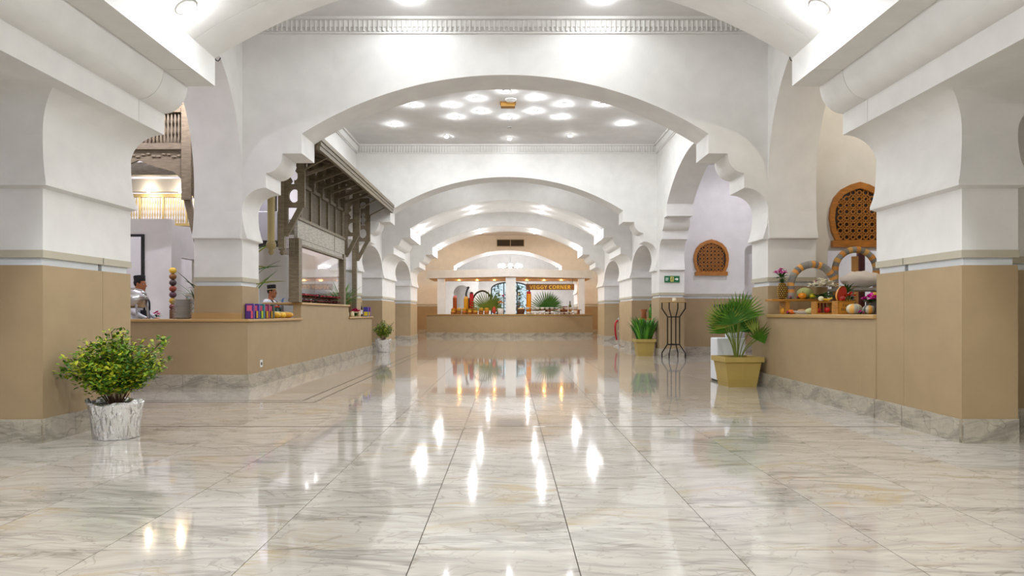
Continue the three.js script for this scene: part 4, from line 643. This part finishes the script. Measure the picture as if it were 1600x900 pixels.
function lattice(label, x, y, d, w, h) {                        // pointed window of orange wood with a pierced star screen
  const t = thing('lattice_window', label, 'window screen', 'pointed lattice windows', x, y, d), out = (k) => { const a = w / 2 * k; return [[-a * 0.74, 0.06 * (1 - k) * 2], ...[[-0.93, 0.2], [-1, 0.42], [-0.97, 0.58], [-0.85, 0.75], [-0.62, 0.88], [-0.3, 0.96], [0, 1]].map(([u, v]) => [u * a, 0.0 + v * h * k + (1 - k) * h * 0.35]), ...[[0.3, 0.96], [0.62, 0.88], [0.85, 0.75], [0.97, 0.58], [1, 0.42], [0.93, 0.2]].map(([u, v]) => [u * a, v * h * k + (1 - k) * h * 0.35]), [a * 0.74, 0.06 * (1 - k) * 2]]; };
  const inner = out(0.84).map(([u, v]) => [u, Math.max(v, 0.07)]);
  obj('frame', exFront(out(1), -0.05, 0.02, [inner]), M.orangeWood, t); obj('sill', bx(-w * 0.46, w * 0.46, -0.05, 0.06, -0.08, 0.02), M.orangeWood, t);
  const inside = (u, v) => { let c = false; for (let i = 0, j = inner.length - 1; i < inner.length; j = i++) { const [xi, yi] = inner[i], [xj, yj] = inner[j]; if ((yi > v) !== (yj > v) && u < (xj - xi) * (v - yi) / (yj - yi) + xi) c = !c; } return c; };
  const l = [], p = w * 0.105;
  for (let i = -6; i <= 6; i++) for (let j = 0; j < 12; j++) { const u = i * p, v = 0.12 + j * p; if (!inside(u, v)) continue; const big = (i + j) % 2 === 0; const r = new THREE.TorusGeometry(p * (big ? 0.42 : 0.34), p * 0.13, 4, 8); r.translate(u, v, 0.012); l.push(r); for (const [a, b] of [[1, 0], [0, 1], [1, 1], [-1, 1]]) if (inside(u + a * p, v + b * p)) { const q = Math.hypot(a, b), s0 = 0.4 / q; l.push(bar(new THREE.Vector3(u + a * p * s0, v + b * p * s0, 0.01), new THREE.Vector3(u + a * p * (1 - s0), v + b * p * (1 - s0), 0.01), p * 0.16, 0.02)); } }
  obj('star_screen', l, M.orangeWood, t); obj('dark_backing', exFront(inner, 0.0, 0.012), C(0x33241c, 0.06), t); return t;
}
lattice('large pointed orange wood lattice half hidden by the near right pier', 5.92, 2.37, 12.185, 1.02, 1.05);
lattice('small pointed orange wood lattice on the lilac wall near the exit sign', 6.0, 2.38, 21.385, 1.04, 1.02);
{ const A = 1.191;                                              // the fruit display on the right parapet
  const G = 'fruit display';
  const sh = thing('display_shelf', 'yellow wooden plank shelf jutting out over the stone slab', 'shelf', null, 4.46, A, 11.2); obj('plank', bx(-0.42, 0.42, 0.2, 0.232, -0.16, 0.16), M.crateWood, sh); for (const x of [-0.2, 0.3]) obj('support', bx(x, x + 0.05, 0, 0.2, -0.14, 0.14), M.crateWood, sh);
  const S = A + 0.234;
  pineapple('tall pineapple on the shelf topped by orchids', null, 4.25, S, 11.2, 0.072, 0.26, 0.13);
  flowers('orchids', 'pink orchid blossoms above the tall pineapple', null, 4.21, S + 0.33, 11.14, 0.1, 7, 0xd860a8);
  stripedArch('cloth_hoop', 'hoop wound in grey and orange cloth bands on the shelf', null, 4.72, S, 11.2, 0.34, 0.058, 0.2, 24, [0x8f8b86, 0x9a958c, 0xd8954a, 0x7f7c7a, 0xe0a050, 0x8a8680], 0.15);
  single('melon_wedge', 'pale green melon wedge inside the cloth hoop', 'fruit', null, new THREE.SphereGeometry(0.13, 20, 14, 0, Math.PI).scale(1, 0.7, 0.8).translate(0, 0.09, 0), C(0xb6bb7a, 0.6), 4.62, S, 11.24);
  pumpkin('small_pumpkin', 'small bright orange pumpkin on the shelf', 'pumpkin', null, 4.52, S, 11.1, 0.066, 0.85, 9, [0xe8921a, 0xe28a14]);
  roundFruit('lemon', 'yellow fruit beside the small orange pumpkin', null, 4.68, S, 11.1, 0.045, 0xe6d21e);
  flowers('white_bouquet', 'cream blossom bouquet with green leaves on the shelf end', null, 4.78, S, 10.97, 0.17, 18, 0xf6f0dc, { h: 0.17 });
  flowers('magenta_bloom', 'magenta bloom above the cream bouquet', null, 4.68, S + 0.2, 10.98, 0.05, 3, 0xc01488, { h: 0.03 });
  for (const [x, d] of [[4.34, 11.1], [4.46, 11.1]]) flowers('pink_blossoms', 'magenta blossoms lying on the display shelf', 'loose magenta blossoms on the shelf', x, S, d, 0.04, 3, 0xd8207a, { h: 0.01 });
  const crate = (l, x, d, slats) => { const t = thing('fruit_crate', l, 'crate', 'wooden crates of the fruit display', x, A, d, 0.12); obj('frame', [bx(-0.13, 0.13, 0, 0.02, -0.07, 0.07), bx(-0.13, 0.13, 0.16, 0.18, -0.07, 0.07), bx(-0.13, -0.11, 0.02, 0.16, -0.07, 0.07), bx(0.11, 0.13, 0.02, 0.16, -0.07, 0.07)], M.crateWood, t); if (slats) for (let k = 0; k < 4; k++) obj('slat', bx(-0.09 + k * 0.05, -0.065 + k * 0.05, 0.02, 0.16, 0.055, 0.065), C(0x7a3a1a, 0.7), t); return t; };
  crate('wooden crate lying open with red apples inside', 4.44, 10.2, true);
  roundFruit('apple', 'red apple on the left inside the wooden crate', null, 4.37, A + 0.021, 10.18, 0.036, 0xb8201c); roundFruit('apple', 'red apple on the right inside the wooden crate', null, 4.49, A + 0.021, 10.17, 0.042, 0xc0241c);
  const c2 = crate('wooden crate with dark painted lettering on its front board', 4.5, 9.68, false);
  const cv = document.createElement('canvas'); cv.width = 256; cv.height = 160; const cx = cv.getContext('2d'); cx.fillStyle = '#c08424'; cx.fillRect(0, 0, 256, 160); cx.fillStyle = '#3a1c0c'; cx.textAlign = 'center'; cx.font = 'italic bold 58px serif'; cx.fillText('Farm', 128, 66); cx.fillText('Market', 128, 128);
  const tx = new THREE.CanvasTexture(cv); tx.colorSpace = THREE.SRGBColorSpace; const pl = new THREE.PlaneGeometry(0.22, 0.14); pl.translate(0, 0.09, 0.0735); obj('front_board', [bx(-0.11, 0.11, 0.02, 0.16, -0.073, -0.06)], M.crateWood, c2); obj('lettering', pl, std(0xffffff, 0.7, { map: tx }), c2);
  roundFruit('apple', 'red apple before the lettered crate', null, 4.5, A, 9.48, 0.035, 0xb02a1c);
  const B = A + 0.181;
  { const t = thing('papaya_half', 'cut papaya with red flesh on top of the crates', 'fruit', null, 4.6, B, 9.95, 0.4); obj('rind', new THREE.SphereGeometry(0.1, 20, 14, 0, Math.PI).rotateY(Math.PI).scale(0.8, 1.2, 0.8).rotateZ(-0.5).translate(0, 0.1, 0), C(0xd88a2a, 0.5), t); obj('flesh', new THREE.CircleGeometry(0.09, 24).scale(0.8, 1.2, 1).rotateZ(-0.5).translate(0, 0.1, 0.004), C(0xc83a24, 0.4), t); }
  single('banana', 'curved yellow banana on top of the open crate', 'fruit', null, banana(0.02, 0.2, 1.4).translate(0, 0.02, 0), C(0xdcb52a, 0.5), 4.5, B, 10.2, 0.3);
  roundFruit('white_gourd', 'pale gourd on top of the open crate', null, 4.42, B, 10.2, 0.04, 0xdcd8b0);
  roundFruit('tomato', 'dark red tomato beside the cut papaya', null, 4.52, B, 9.75, 0.034, 0xa81a1a);
  pineapple('dark pineapple with a wide crown behind the crates', null, 4.82, A, 10.3, 0.075, 0.3, 0.24);
  pumpkin('striped_pumpkin', 'larger grey and orange striped pumpkin on the slab', 'pumpkin', null, 4.42, A, 9.22, 0.1, 0.78, 12, [0xb8b09a, 0xa8a496, 0xe0a84e, 0xcfc4a4]);
  pumpkin('striped_pumpkin', 'smaller striped pumpkin beside the near pier', 'pumpkin', null, 4.43, A, 8.86, 0.08, 0.8, 12, [0x8f8a7c, 0xd89a40, 0xb8b09a, 0x4a4a44]);
  flowers('magenta_bloom', 'large magenta bloom above the striped pumpkins', null, 4.52, A + 0.15, 9.0, 0.095, 8, 0xe010a8, { h: 0.03 }); flowers('magenta_bloom', 'magenta bloom lying on the slab before the striped pumpkins', null, 4.3, A, 8.82, 0.045, 4, 0xc01090, { h: 0.01 });
  flowers('red_flower', 'scarlet flower behind the striped pumpkins', null, 4.72, A + 0.2, 9.95, 0.07, 5, 0xe0401a);
  { const t = thing('leafy_vase', 'green leafy vase at the pier end of the slab', 'vase', null, 4.5, A, 8.62); obj('vase', lathe([[0, 0], [0.04, 0], [0.055, 0.06], [0.04, 0.12], [0.045, 0.14], [0, 0.13]], 16), C(0x4a5a2a, 0.5), t); const l = []; for (let k = 0; k < 22; k++) l.push(put(blade(0.11, 0.05, 0.4, 3), 0, 0.12, 0, rr(0.1, 1.2), k * 2.4, 0)); obj('leaves', l, leafMat(0x44682c), t); }
  single('cheese_block', 'cream round block above the leafy vase', 'food', null, cyl(0.055, 0.055, 0.06, 0, 0, 0, 20), C(0xe0c8a0, 0.6), 4.62, A + 0.19, 8.85); single('wooden_stool', 'low dark wooden riser behind the pumpkins', 'riser', null, [bx(-0.2, 0.2, 0.16, 0.19, -0.3, 0.3), bx(-0.18, -0.14, 0, 0.16, -0.28, 0.28), bx(0.14, 0.18, 0, 0.16, -0.28, 0.28)], C(0x3a2a20, 0.7), 4.78, A, 9.0);
  single('yellow_squash', 'yellow squash behind the smaller striped pumpkin', 'vegetable', null, sph(0.045, 0, 0.045, 0), C(0xd8a81e, 0.5), 4.62, A + 0.19, 9.1);
  single('linen_sack', 'plump off-white linen sack lying at the back of the display', 'sack', null, (() => { const g = sph(0.2, 0, 0.12, 0, 1.7, 0.62, 0.9, 28), p = g.attributes.position; for (let i = 0; i < p.count; i++) p.setY(i, p.getY(i) + 0.03 * noise3(p.getX(i) * 5, p.getY(i) * 5, p.getZ(i) * 5)); g.computeVertexNormals(); return g; })(), C(0xd8cec4, 0.85), 5.6, 1.615, 11.45);
  const tb = thing('grey_table', 'grey metal side table under the linen sack', 'table', null, 5.62, 0, 11.45); obj('table_top', bx(-0.38, 0.38, 1.56, 1.6, -0.4, 0.4), C(0x9a9690, 0.5), tb); for (const [x, z] of [[-0.34, -0.36], [0.34, -0.36], [-0.34, 0.36], [0.34, 0.36]]) obj('leg', bx(x - 0.02, x + 0.02, 0, 1.56, z - 0.02, z + 0.02), C(0x7a7874, 0.5), tb);
  stripedArch('cloth_hoop', 'tall square-shouldered hoop of grey and orange bands below the large lattice', null, 5.75, 1.3, 11.95, 0.34, 0.055, 0.62, 34, [0x8f8b86, 0xc98a44, 0x7f7a72, 0xd0a05a], 0);
  single('striped_post', 'straight post of orange and grey bands inside the tall hoop', 'decoration', null, cyl(0.055, 0.055, 0.86, 0, 0, 0, 16), C(0xcf9a5c, 0.8), 5.82, 1.3, 12.12);
  const tr = thing('white_tray', 'white boat-shaped tray of breads under the shelf', 'tray', null, 4.4, A, 10.72); obj('tray', lathe([[0, 0], [0.13, 0], [0.17, 0.05], [0.165, 0.05], [0.125, 0.01], [0, 0.01]], 28).scale(1, 1, 0.6), C(0xd8dade, 0.4), tr);
  for (const [x, d, l] of [[4.36, 10.72, 'small brown bread roll at the left of the white tray'], [4.45, 10.7, 'small brown bread roll at the right of the white tray']]) single('bread_roll', l, 'bread', null, sph(0.05, 0, 0.025, 0, 1.4, 0.6, 0.8), C(0xb88a56, 0.7), x, A + 0.02, d);
  pumpkin('yellow_gourd', 'tall amber gourd standing under the plank shelf', 'gourd', null, 4.27, A, 11.2, 0.045, 1.25, 7, [0xd89a1e, 0xcf8e18]); single('orange_bread', 'orange glazed bread before the amber gourd', 'bread', null, sph(0.05, 0, 0.035, 0, 1.2, 0.7, 0.8), C(0xd86a1a, 0.5), 4.3, A, 10.97); flowers('magenta_bloom', 'magenta bloom below the jutting shelf end', null, 4.24, A, 10.95, 0.04, 3, 0xc81a8a, { h: 0.01 });
  roundFruit('tomato', 'red tomato between tray and open crate', null, 4.5, A, 10.45, 0.035, 0xc0301c); single('pale_squash', 'long pale squash lying before the open crate', 'vegetable', null, sph(0.05, 0, 0.045, 0, 1.6, 0.9, 0.9), C(0xc8cc94, 0.5), 4.38, A, 10.45);
  single('red_pole', 'dark red wooden pole in the opening behind the display', 'pole', null, cyl(0.07, 0.07, 2.6, 0, 0, 0, 16), C(0x4a1410, 0.5), 6.3, 0, 12.9);
}
{ const v = thing('smoke_detector', 'white smoke detector ring on the middle bay ceiling', 'detector', null, 0.04, CEIL, 16.05); obj('housing', lathe([[0, -0.06], [0.09, -0.055], [0.12, -0.02], [0.13, 0], [0, 0]], 24), M.trim, v); obj('vent_ring', lathe([[0.098, -0.05], [0.122, -0.022]], 24), C(0x9a9894, 0.5), v);
  const a = thing('access_panel', 'small ochre wooden box fixed to the middle bay ceiling', 'panel', null, -0.02, CEIL, 16.35); obj('box', bx(-0.16, 0.16, -0.1, 0, -0.1, 0.1), C(0xa87a2e, 0.6), a); obj('lip', bx(-0.18, 0.18, -0.02, 0, -0.12, 0.12), C(0x8a6224, 0.6), a);
  single('ceiling_hook', 'small grey plate on the middle bay ceiling', 'fixture', null, bx(-0.05, 0.05, -0.02, 0, -0.05, 0.05), C(0x8a8884, 0.5), 0.02, CEIL, 18.45);
  for (const [x, l] of [[XL + 0.93, 'left'], [XR - 0.93, 'right']]) single('wall_hook', 'tiny dark wire hook at the ' + l + ' foot of the near vault', 'hook', null, tube([new THREE.Vector3(0, 0.1, 0), new THREE.Vector3(0.02, 0.02, -0.02), new THREE.Vector3(0.05, 0.0, -0.03), new THREE.Vector3(0.08, 0.04, -0.03)], 0.006, 10, 5), M.iron, x - (l === 'left' ? 0.0 : 0.06), 4.1, 8.25); }

// ================= FAR BUFFET =================
{ const L = [-4.4, 38.6], Mid = [0.05, 36.55], Rr = [4.5, 38.6];
  const strip = (o, w, x0 = L, x1 = Rr) => [[x0[0], x0[1] + o], [Mid[0], Mid[1] + o], [x1[0], x1[1] + o], [x1[0], x1[1] + o + w], [Mid[0], Mid[1] + o + w], [x0[0], x0[1] + o + w]];
  const t = thing('buffet_counter', 'far brown buffet counter with a shallow point towards the hall', 'counter', null);
  obj('counter_body', exPlan(strip(0.05, 0.8), 0.2, 1.12), M.brown, t); obj('marble_foot', exPlan(strip(0.03, 0.84), 0.0, 0.2), M.skirt, t); obj('stone_top', exPlan(strip(0, 0.9), 1.12, 1.17), M.stoneTop, t);
  rebase(t, 0, 37.6);
  const c = thing('buffet_canopy', 'white canopy beam on three columns above the far buffet', 'canopy', null);
  obj('fascia_beam', exPlan(strip(0.1, 0.25), 3.09, 3.5), M.white, c); obj('soffit', exPlan([[-4.3, 38.95], [0.05, 36.91], [4.4, 38.95], [4.4, 41.6], [-4.3, 41.6]], 3.06, 3.16), C(0xcfa25e, 0.6), c);
  for (const [x, d, w] of [[-3.62, 38.45, 0.19], [3.88, 38.45, 0.17], [0.1, 36.95, 0.26]]) obj('column', bx(x - w, x + w, 1.172, 3.06, d, d + 0.3), M.white, c);
  rebase(c, 0, 37.6, 1.17);
  for (const [x, d] of [[-2.75, 39.9], [-1.75, 39.9], [-0.8, 39.9], [1.0, 39.9], [1.95, 39.9], [2.9, 39.9]]) { const l = thing('canopy_lamp', 'small amber lamp under the canopy of the far buffet', 'lamp', 'amber lamps under the canopy', x, 3.06, d); obj('lamp_face', cyl(0.07, 0.08, 0.03, 0, -0.03, 0, 16), M.bulbWarm, l); const p = new THREE.PointLight(0xffb860, 2.6); p.position.set(0, -0.015, 0); p.castShadow = true; l.add(p); }
  const A = 1.172, dAt = (x) => 36.55 + Math.abs(x - 0.05) * 0.461 + 0.22;
  for (let k = 0; k < 11; k++) for (const row of [0, 1]) { const x = 0.98 + k * 0.26, b = thing('salad_bowl', row ? 'white salad bowl in the raised back row right of the centre column' : 'white salad bowl in the front row right of the centre column', 'bowl', row ? 'back row of salad bowls' : 'front row of salad bowls', x, A + row * 0.24, dAt(x) + row * 0.3); obj('bowl', lathe([[0, 0.005], [0.06, 0], [0.11, 0.07], [0.125, 0.12], [0.115, 0.12], [0.1, 0.07], [0, 0.02]], 18), M.porcelain, b); obj('salad', sph(0.1, 0, 0.085, 0, 1, 0.45, 1, 12), C([0x5a6a2a, 0x3a2c1a, 0xc87a2a, 0x7a3a22, 0x8a8a3a][(k * 2 + row) % 5], 0.8), b); }
  const st = thing('display_step', 'wooden step carrying the back row of salad bowls', 'riser', null, 2.15, A, 37.95, -0.43); obj('board', bx(-1.72, 1.72, 0.2, 0.235, -0.13, 0.13), C(0x8a4a1c, 0.6), st); for (const x of [-1.6, 0, 1.6]) obj('support', bx(x - 0.03, x + 0.03, 0, 0.2, -0.12, 0.12), C(0x8a4a1c, 0.6), st);
  for (let k = 0; k < 7; k++) { const x = -2.95 + k * 0.3; for (const row of [0, 1]) { const b = thing('bread_basket', row ? 'golden basket in the back row left of the centre column' : 'golden basket in the front row left of the centre column', 'basket', row ? 'back row of baskets' : 'front row of baskets', x, A, dAt(x) + row * 0.32); obj('basket', lathe([[0, 0], [0.11, 0], [0.135, row ? 0.28 : 0.12], [0.125, row ? 0.28 : 0.12], [0.1, 0.02], [0, 0.02]], 16), C(row ? 0xc08a22 : 0xa86a2a, 0.7), b); obj('bread', sph(0.11, 0, row ? 0.28 : 0.12, 0, 1, 0.5, 1, 12), C([0xd89a2a, 0x5a3414, 0xc8641e, 0xe0b040][(k + row * 2) % 4], 0.7), b); } }
  const jar = (l, x, d, r, h, hex, top) => { const j = thing('drink_tower', l, 'dispenser', null, x, A, d); obj('tower', lathe([[0, 0], [r, 0], [r, h], [r * 0.9, h + 0.02], [0, h + 0.02]], 18), C(hex, 0.2), j); obj('fruit_top', sph(r * 0.9, 0, h + r * 0.5, 0, 1, 0.8, 1, 12), C(top, 0.6), j); obj('foot', cyl(r * 1.15, r * 1.2, 0.04, 0, 0, 0), M.steel, j); };
  jar('brown drink tower with pink fruit on the left of the far buffet', -2.9, 38.75, 0.11, 0.86, 0x9a4a1c, 0xe07a7a); jar('amber drink tower beside the peacock figure', -2.28, 38.45, 0.12, 0.8, 0xd89a22, 0xe8b050); jar('tall red drink tower left of the far palm', -1.98, 38.3, 0.11, 1.05, 0xb0141a, 0x5a2030); jar('orange drink tower with red top right of the centre column', 1.05, 37.9, 0.13, 1.05, 0xe8951a, 0xc02430);
  { const p = thing('peacock_figure', 'dark peacock figure with arched tail behind the far buffet', 'figure', null, -2.2, A, 38.85); obj('body', sph(0.16, 0.1, 0.75, 0, 1.3, 0.8, 0.7), C(0x3a4232, 0.5), p); obj('neck', tube([new THREE.Vector3(0, 0.82, 0), new THREE.Vector3(-0.1, 1.0, 0), new THREE.Vector3(-0.06, 1.25, 0), new THREE.Vector3(0, 1.4, 0)], 0.05, 14, 8), C(0x2c3440, 0.5), p); obj('head', [sph(0.065, 0.02, 1.43, 0), bar(new THREE.Vector3(-0.03, 1.44, 0), new THREE.Vector3(-0.14, 1.4, 0), 0.025)], C(0x2c3440, 0.5), p); obj('tail', tube([new THREE.Vector3(0.25, 0.8, 0), new THREE.Vector3(0.45, 1.12, 0), new THREE.Vector3(0.8, 1.25, 0), new THREE.Vector3(1.1, 1.1, 0), new THREE.Vector3(1.25, 0.8, 0)], 0.05, 20, 8), C(0x2e2a22, 0.5), p); obj('plinth', bx(-0.15, 0.35, -A, 0.68, -0.12, 0.12), C(0x6a5a30, 0.7), p); }
  for (const [x, d, l, hx] of [[-1.12, 37.86, 'fan of olive palm leaves left of the centre column on the far buffet', 0x6a7a24], [2.0, 38.25, 'broad green fan palm under the veggy corner sign', 0x3a6a22]]) { const p = thing('buffet_palm', l, 'plant', null, x, A, d); obj('pot', lathe([[0, 0], [0.07, 0], [0.09, 0.25], [0, 0.24]], 18), C(0x6a5a3a, 0.7), p); for (let k = 0; k < 3; k++) obj('frond', put(fan(1.15, 20, 2.7, 0.055, 0.05), 0, 0.22, 0, 0.25 - k * 0.2, 0, (k - 1) * 0.3), leafMat([hx, 0x567a2a][k % 2]), p); }
  { const s = thing('buffet_sign', 'golden sign lettered VEGGY CORNER hanging under the canopy', 'sign', null, 2.2, 2.46, 38.35); const cv = document.createElement('canvas'); cv.width = 1024; cv.height = 128; const x = cv.getContext('2d'); x.fillStyle = '#8a5410'; x.fillRect(0, 0, 1024, 128); for (let i = 0; i < 500; i++) { x.fillStyle = ['#9a6214', '#7a4408', '#a87020'][i % 3]; x.fillRect(rnd() * 1024, rnd() * 128, 50, 2); } x.fillStyle = '#ffc832'; x.font = 'bold 118px sans-serif'; x.textAlign = 'center'; x.textBaseline = 'middle'; x.fillText('VEGGY CORNER', 512, 68, 980); const tx = new THREE.CanvasTexture(cv); tx.colorSpace = THREE.SRGBColorSpace;
    obj('board', bx(-1.28, 1.28, 0, 0.32, 0, 0.05), C(0x7a4a10, 0.5), s); obj('lettering', new THREE.PlaneGeometry(2.54, 0.3).translate(0, 0.16, 0.003), std(0xffffff, 0.5, { map: tx }), s); for (const q of [-1.2, 1.2]) obj('hanger', cyl(0.008, 0.008, 0.36, q, 0.32, -0.02, 6), M.iron, s); }
  bottle('olive oil bottle on the right of the far buffet', null, 3.3, A, 38.85, 0.08, 0.7, 0x5a5a1a, 0x2a2a10, 0xc8b050);
  { const b = thing('wicker_basket', 'dark wicker basket with eggs beside the centre column', 'basket', null, 0.62, A, 37.02); obj('basket', lathe([[0, 0], [0.17, 0], [0.22, 0.26], [0.2, 0.26], [0.15, 0.02], [0, 0.02]], 20), C(0x5a3214, 0.8), b); obj('handle', new THREE.TorusGeometry(0.2, 0.02, 8, 20, Math.PI).translate(0, 0.26, 0), C(0x4a2a12, 0.8), b); for (let k = 0; k < 5; k++) obj('bun', sph(0.07, Math.cos(k * 1.26) * 0.1, 0.27, Math.sin(k * 1.26) * 0.1, 1, 0.8, 1, 10), C(0xd8b070, 0.7), b); }
  { const f = flowers('orange_arrangement', 'orange and pink arrangement in a white pot left of the centre column', null, -0.42, A + 0.3, 37.1, 0.16, 9, 0xd88a3a, { h: 0.25 }); obj('pot', lathe([[0, -0.3], [0.14, -0.3], [0.17, 0.0], [0.15, 0.0], [0, -0.02]], 18), C(0xe0dcd8, 0.4), f); const k = flowerHead(0.14, 9, leafMat(0xc8287a), f, 'pink_blossom'); k.position.set(0.12, 0.62, 0); obj('stem', tube([new THREE.Vector3(0, 0, 0), new THREE.Vector3(0.05, 0.3, 0), new THREE.Vector3(0.12, 0.62, 0)], 0.015, 8, 5), leafMat(0x3a6a22), f); }
  single('red_gourd', 'dark red gourd beside the white flower pot', 'vegetable', null, sph(0.14, 0, 0.2, 0, 0.8, 1.4, 0.8), C(0xa83a1e, 0.5), -0.76, A, 37.18);
  { const s = thing('wooden_box', 'small red-brown box beside the olive oil bottle', 'box', null, 2.95, A, 38.69); obj('box', rbx(-0.2, 0.2, 0, 0.38, -0.06, 0.06, 0.01), C(0x6a2c1a, 0.6), s); obj('lid', rbx(-0.21, 0.21, 0.38, 0.42, -0.07, 0.07, 0.01), C(0x7a3a22, 0.6), s); }
  const vt = thing('air_vent', 'long dark air vent grille above the farthest arch', 'vent', null, 0.1, 5.28, W6 - 0.02); obj('frame', [bx(-0.85, 0.85, 0, 0.04, -0.02, 0.02), bx(-0.85, 0.85, 0.42, 0.46, -0.02, 0.02), bx(-0.85, -0.81, 0.04, 0.42, -0.02, 0.02), bx(0.81, 0.85, 0.04, 0.42, -0.02, 0.02), bx(-0.02, 0.02, 0.04, 0.42, -0.02, 0.02)], C(0xb8ae9a, 0.6), vt); obj('dark_back', bx(-0.81, 0.81, 0.04, 0.42, 0.01, 0.018), C(0x2a2620, 0.8), vt); for (let k = 0; k < 5; k++) obj('slat', bx(-0.8, 0.8, 0.07 + k * 0.075, 0.085 + k * 0.075, -0.012, 0.012), C(0x6a6254, 0.6), vt);
  { const ch = thing('chandelier', 'glowing white chandelier in the room beyond the farthest arch', 'chandelier', null, 0.1, 4.35, 49); obj('rod', cyl(0.02, 0.02, 1.6, 0, 0.0, 0, 8), M.chrome, ch); obj('arm_ring', new THREE.TorusGeometry(0.7, 0.03, 8, 30).rotateX(Math.PI / 2), M.chrome, ch); for (let k = 0; k < 8; k++) { const a = k * Math.PI / 4, q = obj('glass_shade', sph(0.14, Math.cos(a) * 0.7, 0.1, Math.sin(a) * 0.7, 1, 0.9, 1, 14), M.bulb, ch); obj('arm', bar(new THREE.Vector3(0, 0, 0), new THREE.Vector3(Math.cos(a) * 0.7, 0, Math.sin(a) * 0.7), 0.025), M.chrome, ch); if (k % 2 === 0) { const p = new THREE.PointLight(0xf4f6ff, 7); p.position.set(Math.cos(a) * 0.7, 0.1, Math.sin(a) * 0.7); p.castShadow = true; ch.add(p); } } }
  for (let k = 0; k < 7; k++) { const x = -2.6 + k * 0.85, h = thing('garden_shrub', 'blue-green garden shrub outside the far window', 'plant', 'shrubs outside the far window', x, -0.2, 57 + (k % 2)); const l = []; for (let j = 0; j < 260; j++) { const a = j * 2.4, q = Math.sqrt(rnd()), yy = rr(0.2, 3.1 + 0.5 * (k % 3)); l.push(put(blade(0.3, 0.14, 0.3, 2), Math.cos(a) * q * 0.3, yy, Math.sin(a) * q * 0.3, rr(0.2, 2), rr(0, 6.28), 0)); } const f = obj('foliage', l, leafMat(k % 2 ? 0x3f6f66 : 0x5a8a70), h); f.userData.kind = 'stuff'; obj('stem', cyl(0.04, 0.06, 2.6, 0, 0, 0, 8), C(0x4a3a2a, 0.9), h); }
  single('garden_ground', 'paved ground of the garden outside the far window', 'ground', null, bx(-10, 10, -0.5, -0.2, 62.1, 90), C(0x9aa08c, 0.9));
}
renderer.render(scene, camera);
